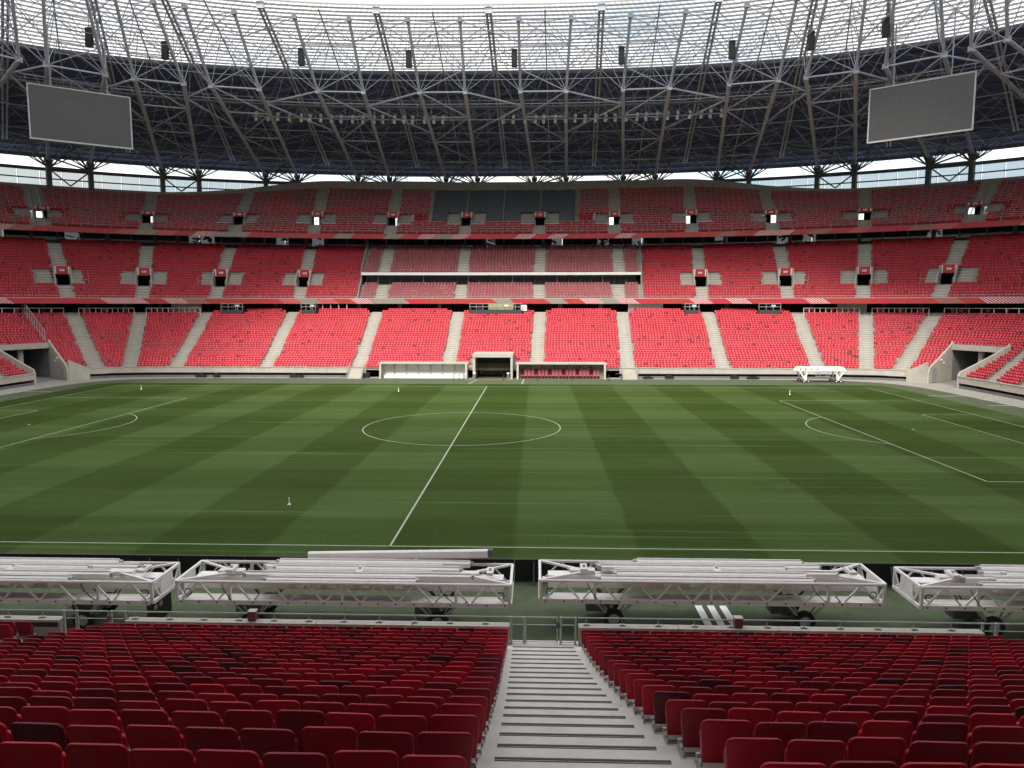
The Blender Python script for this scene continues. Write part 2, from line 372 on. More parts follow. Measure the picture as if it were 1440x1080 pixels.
# ------------------------------------------------------------------ ground and pitch
g=MB(); g.box(-1500,1500,-1500,1500,-1.2,-.03); struct(g.build('ground',M['ground']))
def sheet(name,pts,z,m,parent=None):
    b=MB(); b.add([(x,y,z) for x,y in pts],[tuple(range(len(pts)))]); o=b.build(name,m,parent); return o
ap=[tuple(p) for p in Plan(66.5,47.6,12,720).at(np.linspace(0,Plan(66.5,47.6,12,720).L,240,endpoint=False))][::-1]
struct(sheet('concrete_surround',ap,-.006,M['concrete']))
ap=[tuple(p) for p in Plan(60.8,45.1,9,720).at(np.linspace(0,Plan(60.8,45.1,9,720).L,240,endpoint=False))][::-1]
struct(sheet('artificial_turf_apron',ap,0,M['turf']))
PX,PY=56.3,37.2
def rr_rect(x,y,r,k=8):
    o=[]
    for cx,cy,a in ((x-r,y-r,0),(-x+r,y-r,90),(-x+r,-y+r,180),(x-r,-y+r,270)):
        for i in range(k+1):
            t=R(a+90*i/k); o.append((cx+r*math.cos(t),cy+r*math.sin(t)))
    return o
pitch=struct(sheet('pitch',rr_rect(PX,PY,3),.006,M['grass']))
def line(x0,y0,x1,y1,w=.08,z=.012,name='pitch_marking',par=pitch):
    b=MB(); b.bar((x0,y0,z),(x1,y1,z),w,.004); return b.build(name,M['white' if name=='painted_stripe' else 'paint'],par)
def arc(cx,cy,r,a0,a1,k=64,w=.085,z=.012):
    b=MB(); 
    for i in range(k):
        t,s=R(a0+(a1-a0)*i/k),R(a0+(a1-a0)*(i+1)/k)
        q=[(cx+rr*math.cos(a),cy+rr*math.sin(a),z) for a,rr in ((t,r-w/2),(s,r-w/2),(s,r+w/2),(t,r+w/2))]
        b.add(q,[(0,3,2,1)] if a1<a0 else [(0,3,2,1)])
    b.build('pitch_marking',M['paint'],pitch)
line(-52.5,-34,52.5,-34); line(-52.5,34,52.5,34); line(0,-33.94,0,33.94,.10)
arc(0,0,9.15,0,360,96)
for s in (-1,1):
    line(s*52.5,-33.94,s*52.5,33.94); line(s*36,-20.16,s*36,20.16)
    for y in (-20.16,20.16): line(s*36.06,y,s*52.44,y)
    line(s*47,-9.16,s*47,9.16)
    for y in (-9.16,9.16): line(s*47.06,y,s*52.44,y)
    c=math.degrees(math.acos(5.5/9.15)); a=180 if s>0 else 0
    arc(s*41.5,0,9.15,a-c,a+c,32)
    b=MB(); b.tube((s*41.5,0,.008),(s*41.5,0,.014),.15,12,caps=True); b.build('pitch_marking',M['paint'],pitch)
# three stripes painted on the apron and the tunnel approach lines
for i in range(3): line(12.95+.46*i+.08,-40.0,12.95+.46*i+.08,-43.6,.26,.005,'painted_stripe',None)
for o in [o for o in COL.objects if o.name.startswith('painted_stripe')]: tag(o,'white stripe painted on the green turf under the lighting trolley, one of three','painted stripe','three white stripes painted on the turf')
for x,dx in ((-2.0,-.9),(5.0,-.15)):
    o=line(x,44.6,x+dx,37.5,.16,.005,'approach_line',None); tag(o,'white line on the turf leading from the players tunnel to the pitch','painted line','lines leading to the tunnel')
for x0,x1,y in ((62.6,57.4,25.3),(64.0,59.5,16.5)):
    o=line(x0-1.2,y,x1-1.2,y,.3,.006,'approach_line',None); tag(o,'short white stripe across the turf behind the goal line by the end stand','painted line','white stripes behind the goal line')
o=line(-61.5,26.2,-57,26.2,.3,.006,'approach_line',None); tag(o,'lone white stripe behind the goal line on the handrail-side end','painted line')

# ------------------------------------------------------------------ terraces
def terrace(T,name,parent,skip=(),back=0,mats=None,nsub=6,rows=None):
    us=set(np.round(np.arange(0,PER,1/nsub),4).tolist())
    for (a,b,_,_) in skip:
        us.add(round(a%PER,4)); us.add(round(b%PER,4))
    us=np.array(sorted(us)); us=np.r_[us,PER]
    # drop regular columns that fall too near an opening edge
    n=T.rows; mb=MB(); cols=[]
    for u in us:
        A=T.p(u,0.); B=T.p(u,1.); cols.append((u,A,B))
    idx={}
    def vid(ci,j,k):   # k 0 nosing at level j, 1 back foot of tread j (same plan as nosing j+1)
        key=(ci%(len(us)-1) if ci==len(us)-1 else ci,j,k)
        if key not in idx:
            u,A,B=cols[key[0]]; f=(j+k)/n; p=A*(1-f)+B*f; idx[key]=len(mb.v); mb.v.append((p[0],p[1],T.z(j,u)))
        return idx[key]
    for ci in range(len(us)-1):
        um=(us[ci]+us[ci+1])/2
        for j in range(n):
            def sk(jj):
                for (a,b,j0,j1) in skip:
                    for sft in (-PER,0,PER):
                        if a<um+sft<b and j0<=jj<j1: return True
                return False
            if sk(j): continue
            a,b=ci,ci+1
            mb.f.append((vid(a,j,0),vid(b,j,0),vid(b,j,1),vid(a,j,1))); mb.m.append(0)
            if j+1<n: mb.f.append((vid(a,j,1),vid(b,j,1),vid(b,j+1,0),vid(a,j+1,0))); mb.m.append(0)
    return mb.build(name,mats or M['concrete'],parent)
SEATV=[];SEATF=[]
def _tb(x0,x1,y0,y1,z0,z1,lean=0):
    o=len(SEATV)
    for z,l in ((z0,0),(z1,lean)):
        for x,y in ((x0,y0),(x1,y0),(x1,y1),(x0,y1)): SEATV.append((x,y+l,z))
    for f in ((0,1,5,4),(1,2,6,5),(2,3,7,6),(3,0,4,7),(4,5,6,7)): SEATF.append([o+i for i in f])
_tb(-.243,.243,.53,.585,.61,.84,.05)       # back
_tb(-.235,.235,.545,.60,.36,.615,.03)       # tipped-up seat
def row_seats(T,ulo,uhi,aisle,rows,pitch=.5,half=1.05,excl=None,du=0.):
    """centres and headings of seats in every block between aisles"""
    pos=[];tx=[];ty=[];info=[]
    for j in rows:
        f0=(j+.0)/T.rows
        for k in range(len(aisle)-1):
            a,b=aisle[k],aisle[k+1]
            if b<ulo or a>uhi: continue
            uu=np.linspace(max(a,ulo),min(b,uhi),25); P=np.array([T.p(u,f0) for u in uu]); s=np.r_[0,np.cumsum(np.hypot(*np.diff(P,axis=0).T))]
            h0=half if a>=ulo else .05; h1=half if b<=uhi else .05
            n=int((s[-1]-h0-h1)/pitch)
            if n<1: continue
            st=h0+(s[-1]-h0-h1-n*pitch)*rng.random()
            for i in range(n):
                q=st+(i+.5)*pitch
                if excl and excl(j,np.interp(q,s,uu)): continue
                x,y=np.interp(q,s,P[:,0]),np.interp(q,s,P[:,1]); x2,y2=np.interp(q+.2,s,P[:,0]),np.interp(q+.2,s,P[:,1])
                if q+.2>s[-1]: x2,y2=2*x-np.interp(q-.2,s,P[:,0]),2*y-np.interp(q-.2,s,P[:,1])
                t=np.array([x2-x,y2-y]); t/=np.linalg.norm(t); r=np.array([-t[1],t[0]])
                if r@(x,y)<0: r=-r
                u=np.interp(q,s,uu); pos.append((x,y,T.z(j,u))); tx.append(t); ty.append(r); info.append((j,k,i,u))
    return pos,tx,ty,info

# ================================================================== LOWER TIER
low=empty('lower_tier',(0,46.4,0),'lower seating tier of pale concrete terraces ringing the pitch','grandstand')
terrace(LOW,'terrace',low,skip=NOTCHES)
AISL=list(range(-6,18))
AISL_LOW=sorted(AISL)
tunnel_u=lambda u,x:0
def px_range(T,j,u): return T.p(u,j/T.rows)
platforms=[]   # (x0,x1,j0,j1) seat-free zones on the far lower tier
def excl_low(j,u):
    for (a,b,j0,j1) in NOTCHES:
        if a-.02<u<b+.02 and j<j1+1: return True
    if u>12.9 and j<0: return True
    P=LOW.p(u,j/28)
    if abs(P[0])<70 and P[1]>0:
        if -3.6<P[0]<3.6 and j<5: return True           # tunnel mouth
        if (-17.6<P[0]<-3.4 or 3.4<P[0]<17.6) and j<1: return True   # dugouts
        if j==27 and abs(u-round(u))<.14 : return True
        # rows given up to railings at the corners of the side
        if abs(P[0])>51.5*1.05 and j>25: return True
        for (x0,x1,j0,j1) in PLAT:
            if x0<P[0]<x1 and j0<=j<=j1: return True
    elif j>25: return True
    return False
PLAT=[(-50.7,-46.6,25,28),(-36.4,-33.5,25,28),(-5.4,4.4,25,28),(33.6,36.4,25,28),(46.5,50.5,25,28)]
pos,tx,ty,info=row_seats(LOW,-4.45,15.45,AISL_LOW,range(28),excl=excl_low)
mi=[2 if rng.random()<.022 else (1 if rng.random()<.25 else 0) for _ in pos]
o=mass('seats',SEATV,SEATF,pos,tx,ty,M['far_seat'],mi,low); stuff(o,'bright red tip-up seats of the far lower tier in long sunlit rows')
# M aisle over the passage roof is left free by the block spacing
def aisle_steps(T,u,j0,j1,half,name,parent,m,rail=False):
    mb=MB()
    for j in range(j0,j1):
        P,t,r,ds=T.frame(u,j/T.rows); z=T.z(j,u); dep=np.linalg.norm(T.p(u,(j+1)/T.rows)-P); dz=(T.z(j+1,u)-z)
        # raised half step at the back of each tread, pale nosing in front
        c=P+r*dep*.76; mb.obox(V3(c,z+dz*.25),V3(t*half,0),V3(r*dep*.24,0),(0,0,dz*.25))
        c=P+r*.05; mb.obox(V3(c,z+.006),V3(t*half*.35,0),V3(r*.045,0),(0,0,.008),1)
    return mb.build(name,[m,M['white']],parent)
for u in range(-4,16):
    if u>11 or u<0: aisle_steps(LOW,u,0,28,1.0,'aisle_stair',low,M['concrete_light'])
    else: aisle_steps(LOW,u,5 if False else 0,28,1.0,'aisle_stair',low,M['concrete_light'])
for u in (11.63,-.63): aisle_steps(LOW,u,12,28,.9,'aisle_stair',low,M['concrete_light'])
# front wall panels with joints (far side, ends); tunnel and dugout gap left open
def front_wall(ua,ub,parent,gap):
    s0,s1=np.interp(ua,LOW.U,LOW.A),np.interp(ub,LOW.U,LOW.A); n=int((s1-s0)/3.0)
    for i in range(n):
        a=s0+(s1-s0)*i/n+.012; b=s0+(s1-s0)*(i+1)/n-.012
        A,B=Flow.at(a),Flow.at(b)
        if gap(A,B): continue
        t=(B-A)/np.linalg.norm(B-A); r=np.array([-t[1],t[0]]); r=r if r@A>0 else -r
        mb=MB(); L=np.linalg.norm(B-A)/2; c=(A+B)/2-r*.10
        h=1.62+.02*((i*7)%3-1)
        mb.obox(V3(c,h/2+.35),V3(t*L,0),V3(r*.10,0),(0,0,h/2-.35+.0))
        mb.obox(V3(c-r*.012,h-.02+.03),V3(t*(L),0),V3(r*.17,0),(0,0,.05))
        mb.obox(V3(c+r*.03,.36/2),V3(t*(L+.012),0),V3(r*.06,0),(0,0,.18),1)
        mb.build('wall_panel',[M['concrete_light'],M['concrete_dark']],parent)
front_wall(-4.6,-.82,low,lambda A,B:False)
front_wall(11.82,15.6,low,lambda A,B:False)
front_wall(-.40,11.40,low,lambda A,B: (A[0]+B[0])/2>-18.4 and (A[0]+B[0])/2<18.4)
# long cable duct along the wall foot
mb=MB()
for xa,xb in ((-60,-19.2),(19.2,60)):
    xs=np.linspace(xa,xb,20); pts=[Flow.px(x) for x in xs]
    for p,q in zip(pts[:-1],pts[1:]): mb.bar((p[0],p[1]-.36,.75),(q[0],q[1]-.36,.75),.05,.06)
mb.build('wall_rail',M['steel_dark'],low)
# corner passages
def passage(sgn):
    def pt(u,f):
        P=LOW.p(u,f); return np.array([sgn*P[0],P[1]])
    ps=empty('corner_passage',V3(pt(11.6,0),0),'concrete corner passage with a round column, '+('on the side of the far lighting trolley' if sgn>0 else 'under the long sloping handrail'),'passage')
    m=M['concrete_light']
    for k,(u,far) in enumerate(((u0,1),(u1,0))):
        A,B=pt(u,0),pt(u,11.6/28); d=(B-A); L=np.linalg.norm(d); d/=L; nrm=np.array([-d[1],d[0]])
        mb=MB(); poly=[(-.25,0)]
        poly+=[(L,0),(L,zlow(11)+1.35)]
        for j in range(11,-1,-1): poly.append((L*(j/11.6),zlow(j)+1.0))
        poly.append((-.25,1.66))
        mb.prism(poly,V3(A,0),V3(d,0),(0,0,1),V3(nrm,0),.3); mb.build('side_wall',m,ps)
    # wall in front of the seats that climbs towards the passage
    A,B=pt(11.12,0),pt(u0,0); 
    r=B/np.linalg.norm(B)
    n=6
    for i in range(n):
        a,b=pt(11.12+(u0-11.12)*i/n,0),pt(11.12+(u0-11.12)*(i+1)/n,0); d=b-a; L=np.linalg.norm(d); d=d/L; nn=np.array([-d[1],d[0]])
        ha,hb=1.66+1.5*(i/n),1.66+1.5*((i+1)/n)
        o_=a*(1-.004)
        mb=MB(); mb.prism([(0,0),(L-.02,0),(L-.02,hb),(0,ha)],V3(o_,0),V3(d,0),(0,0,1),V3(nn,0),.26); mb.build('wall_panel',m,ps)
    # beam, back wall, column, roof slab
    A,B=pt(u0,11.3/28),pt(u1,11.3/28); d=B-A; L=np.linalg.norm(d); d/=L; nn=np.array([-d[1],d[0]]); nn=nn if nn@A>0 else -nn
    zt=zlow(11)+.95
    mb=MB(); mb.obox(V3((A+B)/2,zt-.42),V3(d*L/2,0),V3(nn*.22,0),(0,0,.42)); mb.build('beam',m,ps)
    mb=MB(); c=A*.55+B*.45+nn*1.2; mb.tube(V3(c,0),V3(c,zt-.86),.42,18,caps=True); mb.build('column',m,ps,smooth=False)
    mb=MB(); c=(A+B)/2+nn*9; mb.obox(V3(c,zt/2-.2),V3(d*(L/2+2),0),V3(nn*.2,0),(0,0,zt/2-.2))
    for P_,uu in ((A,-1),(B,1)): mb.obox(V3(P_+nn*4.6,zt/2-.2),V3(nn*4.4,0),V3(d*.15,0),(0,0,zt/2-.2))
    mb.obox(V3((A+B)/2+nn*4.6,zt-.9),V3(d*L/2,0),V3(nn*4.3,0),(0,0,.03))
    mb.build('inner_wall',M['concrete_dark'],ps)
    A,B=pt(u0,0),pt(u0,11.6/28); d=B-A; d/=np.linalg.norm(d); nn=np.array([-d[1],d[0]]); nn=nn if nn@np.array([0,1])<0 else -nn
    mb=MB(); c=A+d*1.3+nn*.2; mb.obox(V3(c,1.15),V3(d*.75,0),V3(nn*.03,0),(0,0,1.05)); dr=mb.build('door',M['galv'],ps)
    mb=MB(); mb.obox(V3(c+nn*.06+d*.6,1.1),V3(d*.05,0),V3(nn*.03,0),(0,0,.09)); mb.build('handle',M['steel_dark'],dr)
    for q in (3.6,4.6):
        mb=MB(); c=A+d*q+nn*.24; mb.obox(V3(c,3.3-.5*(q-3.6)),V3(d*.12,0),V3(nn*.09,0),(0,0,.1)); mb.build('wall_lamp',M['white'],ps)
    return ps
passage(1); passage(-1)
# handrail running up beside the handrail-side end passage
def rail_run(pts,h,parent,name,posts=8,r=.03,mids=1,m='galv'):
    mb=MB(); pts=[np.array(p,float) for p in pts]; up=np.array((0,0,h))
    mb.path([p+up for p in pts],r)
    for k in range(mids): mb.path([p+up*(k+.5)/(mids+.4) for p in pts],r*.7)
    seg=np.array([0]+[np.linalg.norm(b-a) for a,b in zip(pts[:-1],pts[1:])]).cumsum(); P=np.array(pts)
    for i in range(posts+1):
        q=seg[-1]*i/posts; p=np.array([np.interp(q,seg,P[:,k]) for k in range(3)]); mb.tube(p-np.array((0,0,.1)),p+up,r,caps=True)
    return mb.build(name,M[m],parent)
hr=empty('stair_handrail',V3(LOW.p(-.47,12/28),zlow(12)),'long grey handrail climbing the seats above the handrail-side corner passage','handrail')
rail_run([V3(LOW.p(-.47,j/28),zlow(j)+.1) for j in (12,17,22,27)],2.3,hr,'rail',9,.07,1)
# railings with loose red seats behind, at the back of the outer blocks
RB=[(-1,-.05),(.05,.95),(1.05,1.95),(8+1.05-.0,9.95),(10.05,10.95),(11.05,12)]
for n_,(a,b) in enumerate(RB):
    nm=['between the handrail-side corner and the first aisle','over the narrow wedge block of the handrail-side corner','over the block beside the pale doorway of the handrail-side side','over the trolley-side block beside the white doorway','over the trolley-side wedge block','above the trolley-side corner passage'][n_]
    rr_=empty('platform_railing',V3(LOW.p((a+b)/2,26/28),zlow(26)),'grey platform railing '+nm,'railing','platform railings')
    us=np.linspace(a+.04,b-.04,7); rail_run([V3(LOW.p(u,26/28),zlow(26)) for u in us],1.25,rr_,'rail',10,.06,1,'white')
    for q in (.12,.2,.45,.52,.82):
        u=a+(b-a)*q+rng.uniform(-.02,.02); P,t,r,ds=LOW.frame(u,27/28)
        mb=MB()
        for vx in range(0,len(SEATV)//8): pass
        tv=np.array(SEATV); q_=np.stack([P[0]+tv[:,0]*t[0]*1.15+(tv[:,1]-.2)*r[0],P[1]+tv[:,0]*t[1]*1.15+(tv[:,1]-.2)*r[1],zlow(26)+tv[:,2]+.35],1)
        mb.add(q_,[tuple(f) for f in SEATF])
        mb.obox(V3(P+r*.3,zlow(26)+.35),V3(t*.03,0),V3(r*.03,0),(0,0,.35))
        s_=mb.build('red_chair',M['far_seat'][0]); tag(s_,'small red chair standing behind a platform railing under the lower fascia','chair','red seats behind the platform railings')
# camera platforms on the back rows
def cam_platform(x0,x1,label,cat='camera platform',net=False):
    j=25; f=j/28; xm=(x0+x1)/2; P=Plan(1,1,2).at(0)
    u=np.interp(xm,[LOW.p(k,f)[0] for k in np.linspace(0,11,111)],np.linspace(0,11,111)); P,t,r,ds=LOW.frame(u,f); hw=(x1-x0)/2-.15; z=zlow(25)
    e=empty('camera_platform',V3(P,z),label,cat)
    mb=MB(); mb.obox(V3(P+r*1.0,z+.62),V3(t*hw,0),V3(r*1.0,0),(0,0,.62)); mb.build('base_box',M['strip'],e)
    mb=MB(); z2=z+1.25
    for d in (0,1): mb.path([V3(P+t*sx*hw+r*ry,z2+.55*(d+1)) for sx,ry in ((-1,1.9),(-1,.05),(1,.05),(1,1.9))],.05)
    for q in np.linspace(-1,1,4 if hw<3 else 9): mb.tube(V3(P+t*q*hw+r*.05,z2),V3(P+t*q*hw+r*.05,z2+1.1),.05)
    mb.build('rail',M['galv'],e)
    mb=MB(); mb.obox(V3(P+r*.9+t*hw*.4,z2+.7),V3(t*.35,0),V3(r*.3,0),(0,0,.22)); mb.tube(V3(P+r*.9+t*hw*.4,z2),V3(P+r*.9+t*hw*.4,z2+.55),.06); mb.build('camera_mount',M['white'],e)
    if net:
        mb=MB(); mb.obox(V3(P+r*.95+t*.9,z2+.55),V3(t*2.3,0),V3(r*.25,0),(0,0,.52)); mb.build('net_cover',M['camo'],e)
        mb=MB(); mb.obox(V3(P+r*1.3+t*(hw+.35),z2+.35),V3(t*.55,0),V3(r*.3,0),(0,0,.55)); mb.build('equipment_case',M['white'],e)
    return e
cam_platform(-50.7,-46.6,'small grey camera platform on the back row of the handrail-side wide block')
cam_platform(-36.4,-33.5,'small grey camera platform beside a concrete aisle top, pale rods next to it')
cam_platform(-5.4,4.4,'wide dark camera platform with yellow green netting above the players tunnel',net=True)
cam_platform(33.6,36.4,'small grey camera platform at the aisle top next to white banners')
cam_platform(46.5,50.5,'small grey camera platform on the back row of the trolley-side wide block')
# concourse behind the lower tier: floor, dark back wall, columns, white panels standing in for lit doorways
def ring_strip(P1,z1,P2,z2,n=240):
    mb=MB(); a=P1.at(np.linspace(0,P1.L,n,endpoint=False)); 
    if P2 is P1: b=a
    else: b=P2.at(np.linspace(0,P2.L,n,endpoint=False))
    for i in range(n):
        k=(i+1)%n; mb.add([V3(a[i],z1),V3(a[k],z1),V3(b[k],z2),V3(b[i],z2)],[(0,1,2,3)])
    return mb
conc=empty('lower_concourse',(0,76,9.6),'dark open concourse behind the lower tier under the printed fascia','concourse')
PB2=Plan(101,77,3.0)
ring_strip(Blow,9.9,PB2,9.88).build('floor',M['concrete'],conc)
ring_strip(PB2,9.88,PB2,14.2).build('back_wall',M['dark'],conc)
for i,u in enumerate(np.arange(-1.75,13,.5)):
    P,t,r,ds=LOW.frame(u,1.0); P=P+r*2.6
    mb=MB(); mb.obox(V3(P,11.3),V3(t*.35,0),V3(r*.35,0),(0,0,1.45)); mb.build('column',M['concrete_dark'],conc)
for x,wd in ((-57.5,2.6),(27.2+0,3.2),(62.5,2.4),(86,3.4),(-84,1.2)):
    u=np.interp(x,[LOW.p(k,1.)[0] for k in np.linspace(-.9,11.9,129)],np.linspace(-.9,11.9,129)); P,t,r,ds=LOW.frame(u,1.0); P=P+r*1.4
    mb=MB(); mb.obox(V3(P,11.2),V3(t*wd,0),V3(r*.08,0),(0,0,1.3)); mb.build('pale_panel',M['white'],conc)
for x in np.arange(-33,-27,1.5):
    P=Blow.px(x); mb=MB(); mb.tube(V3(P,9.9),V3(P,12.0),.07); mb.build('pole',M['white'],conc)

# ================================================================== MIDDLE TIER
mid=empty('middle_tier',(0,69.3,11.5),'middle seating tier between the two red printed fascias','grandstand')
VOM=[0,1,2,3,8,9,10,11]
VJ0,VJ1=5,10
def vskip(T,k,half,j0,j1):
    P,t,r,ds=T.frame(k,(j0+j1)/2/T.rows); return (k-half/ds,k+half/ds,j0,j1)
skipm=[vskip(MIDT,k,1.35,VJ0,VJ1) for k in VOM]+[(VIP[0],VIP[1],6,22)]
terrace(MIDT,'terrace',mid,skip=skipm)
def excl_mid(j,u):
    if VIP[0]-.03<u<VIP[1]+.03: return True
    for k in VOM:
        if VJ0<=j<VJ1:
            P,t,r,ds=MIDT.frame(k,j/22)
            if abs(u-k)*ds<3.7: return True
    return False
pos,tx,ty,info=row_seats(MIDT,-2.95,13.95,range(-3,15),range(22),excl=excl_mid)
mi=[2 if rng.random()<.03 else (1 if rng.random()<.3 else 0) for _ in pos]
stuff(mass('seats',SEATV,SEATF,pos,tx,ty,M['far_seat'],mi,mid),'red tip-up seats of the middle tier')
for k in range(-1,13):
    if k in VOM:
        aisle_steps(MIDT,k,0,VJ0,.95,'aisle_stair',mid,M['concrete_light']); aisle_steps(MIDT,k,VJ1+1,21,.95,'aisle_stair',mid,M['concrete_light'])
    else: aisle_steps(MIDT,k,0,6 if 3.5<k<7.5 else 21,.95,'aisle_stair',mid,M['concrete_light'])
def vomitory(T,k,j0,j1,parent,half,tlen,flank=2.35,ledge=False,rear='dark',lab=''):
    P,t,r,ds=T.frame(k,j0/T.rows); z0=T.z(j0,k); dep=np.linalg.norm(T.p(k,(j0+1)/T.rows)-P); Y=(j1-j0)*dep; rise=(T.z(j1,k)-z0)/(j1-j0)
    g_=lambda x,y,z: np.array([P[0]+t[0]*x+r[0]*y,P[1]+t[1]*x+r[1]*y,z])
    v=empty('vomitory',g_(0,0,z0),'stair entrance under a red board, '+lab,'entrance','entrances of the '+('upper' if ledge else 'middle')+' tier')
    mb=MB()
    for s in (-1,1):
        poly=[(-.15,z0-.4),(Y+.1,z0-.4),(Y+.1,z0+rise*(j1-j0)+.95),(-.15,z0+1.0)]
        mb=MB(); mb.prism(poly,g_(s*(half+.02),0,0),V3(r,0),(0,0,1),V3(t,0),.26); mb.build('side_wall',M['concrete_light'] if not ledge else M['concrete'],v)
    mb=MB(); mb.obox(g_(0,Y/2+tlen/2,z0-.06),V3(t*half,0),V3(r*(Y/2+tlen/2),0),(0,0,.05)); mb.build('floor',M['concrete'],v)
    mb=MB()
    zt=z0+2.25
    for s in (-1,1): mb.obox(g_(s*(half+.02),Y+tlen/2+.15,z0+1.1),V3(t*.13,0),V3(r*tlen/2,0),(0,0,1.15))
    mb.obox(g_(0,Y+tlen/2+.1,zt+.08),V3(t*(half+.12),0),V3(r*tlen/2,0),(0,0,.08))
    if rear=='open': mb.obox(g_(-half*.45*(1 if k<6 else -1)*(1 if k%3 else -1),Y+tlen+.1,z0+1.1),V3(t*half*.55,0),V3(r*.05,0),(0,0,1.15))  # added dark panel narrows the daylight seen through the entrance
    if rear=='dark': mb.obox(g_(0,Y+tlen+.1,z0+1.1),V3(t*half,0),V3(r*.05,0),(0,0,1.15))
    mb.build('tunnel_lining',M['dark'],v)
    hz0,hz1=z0+2.0,z0+rise*(j1-j0)+.95
    mb=MB(); mb.obox(g_(0,Y+.05,(hz0+hz1)/2),V3(t*(half+.16),0),V3(r*.09,0),(0,0,(hz1-hz0)/2)); hb=mb.build('number_board',M['redsign'],v)
    mb=MB()
    for i in (-1,0,1): mb.obox(g_(i*.26,Y-.06,(hz0+hz1)/2),V3(t*.09,0),V3(r*.015,0),(0,0,.16))
    mb.build('number',M['white'],hb)
    for s in (-1,1): mb=MB(); mb.obox(g_(s*(half*.8),Y-.055,(hz0+hz1)/2),V3(t*.1,0),V3(r*.01,0),(0,0,(hz1-hz0)/2-.05)); mb.build('stripe',M['white'],hb)
    # flank stairs: half steps on both sides
    for s in (-1,1):
        mb=MB()
        for j in range(j1-j0):
            y=j*dep; z=T.z(j0+j,k)
            mb.obox(g_(s*(half+.2+flank/2),y+dep*.74,z+rise*.25),V3(t*flank/2,0),V3(r*dep*.25,0),(0,0,rise*.25))
        mb.build('flank_stair',M['concrete_light'] if not ledge else M['concrete'],v)
        mb=MB(); x=s*(half+.2+flank)
        mb.path([g_(s*(half+.3),.05,z0+.05),g_(s*(half+.3),.05,z0+1.0),g_(x-s*.1,.05,z0+1.0),g_(x-s*.1,.05,z0+.05)],.04)
        mb.path([g_(x,(j1-j0)*dep*.5,z0+rise*(j1-j0)*.5+1.),g_(x,.3,z0+1.15)],.035)
        mb.path([g_(s*(half-.25),.1,z0),g_(s*(half-.25),.1,z0+1.05),g_(s*(half-.25),1.6,z0+1.05)],.04)
        mb.build('handrail',M['galv'],v)
        if ledge:
            mb=MB(); mb.obox(g_(s*(half+.2+flank/2),-.06,z0+.22),V3(t*(flank/2+.25),0),V3(r*.07,0),(0,0,.2)); mb.build('white_ledge',M['white'],v)
    return v
ordn=['first','second','third','fourth']
for i,k in enumerate(VOM):
    side='handrail-side' if k<4 else 'trolley-side'; n_=ordn[3-k] if k<4 else ordn[k-8]
    vomitory(MIDT,k,VJ0,VJ1,mid,1.25,7,lab=f'{n_} from the lounge boxes, {side} wing')
# ---- VIP zone
vip=empty('lounge_block',(0,70,12),'maroon lounge seating above the halfway line with a white slab edge and glass boxes','seating block')
VR=10; F0,F1=.325,.985
def zv(j): return 17.45+.60*j
mb=MB(); us=np.linspace(VIP[0],VIP[1],40)
for i in range(39):
    for j in range(VR):
        fa,fb=F0+(F1-F0)*j/VR,F0+(F1-F0)*(j+1)/VR; a,b=us[i],us[i+1]
        mb.quad(V3(MIDT.p(a,fa),zv(j)),V3(MIDT.p(b,fa),zv(j)),V3(MIDT.p(b,fb),zv(j)),V3(MIDT.p(a,fb),zv(j)))
        if j+1<VR: mb.quad(V3(MIDT.p(a,fb),zv(j)),V3(MIDT.p(b,fb),zv(j)),V3(MIDT.p(b,fb),zv(j+1)),V3(MIDT.p(a,fb),zv(j+1)))
mb.build('terrace',M['concrete'],vip)
mb=MB(); mb2=MB()
for i in range(39):
    a,b=us[i],us[i+1]; A,B=MIDT.p(a,F0-.012),MIDT.p(b,F0-.012); d=(B-A); L=np.linalg.norm(d); d/=L; nn=np.array([-d[1],d[0]])
    mb.obox(V3((A+B)/2,zv(0)-.06),V3(d*L/2,0),V3(nn*.16,0),(0,0,.26))
    A2,B2=MIDT.p(a,F0+.12),MIDT.p(b,F0+.12)
    mb2.quad(V3(A,zv(0)-.33),V3(B,zv(0)-.33),V3(B2,zv(0)-.33),V3(A2,zv(0)-.33)); mb2.quad(V3(A2,15.2),V3(B2,15.2),V3(B2,zv(0)-.33),V3(A2,zv(0)-.33))
    A3,B3=MIDT.p(a,6/22),MIDT.p(b,6/22); mb2.quad(V3(A3,14.9),V3(B3,14.9),V3(B2,14.9),V3(A2,14.9)); 
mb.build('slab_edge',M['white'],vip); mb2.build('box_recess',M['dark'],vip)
for i in range(24):
    a,b=VIP[0]+.05+(VIP[1]-VIP[0]-.1)*i/24+.006,VIP[0]+.05+(VIP[1]-VIP[0]-.1)*(i+1)/24-.006
    A,B=MIDT.p(a,F0+.045),MIDT.p(b,F0+.045); d=B-A; L=np.linalg.norm(d); d/=L; nn=np.array([-d[1],d[0]])
    mb=MB(); mb.obox(V3((A+B)/2,16.0),V3(d*L/2,0),V3(nn*.02,0),(0,0,1.08)); gl=mb.build('glass_pane',M['glass'],vip)
    mb=MB(); mb.obox(V3(A,16.0),V3(d*.04,0),V3(nn*.05,0),(0,0,1.1)); mb.build('mullion',M['galv'] if i%4==1 else M['steel_dark'],gl)
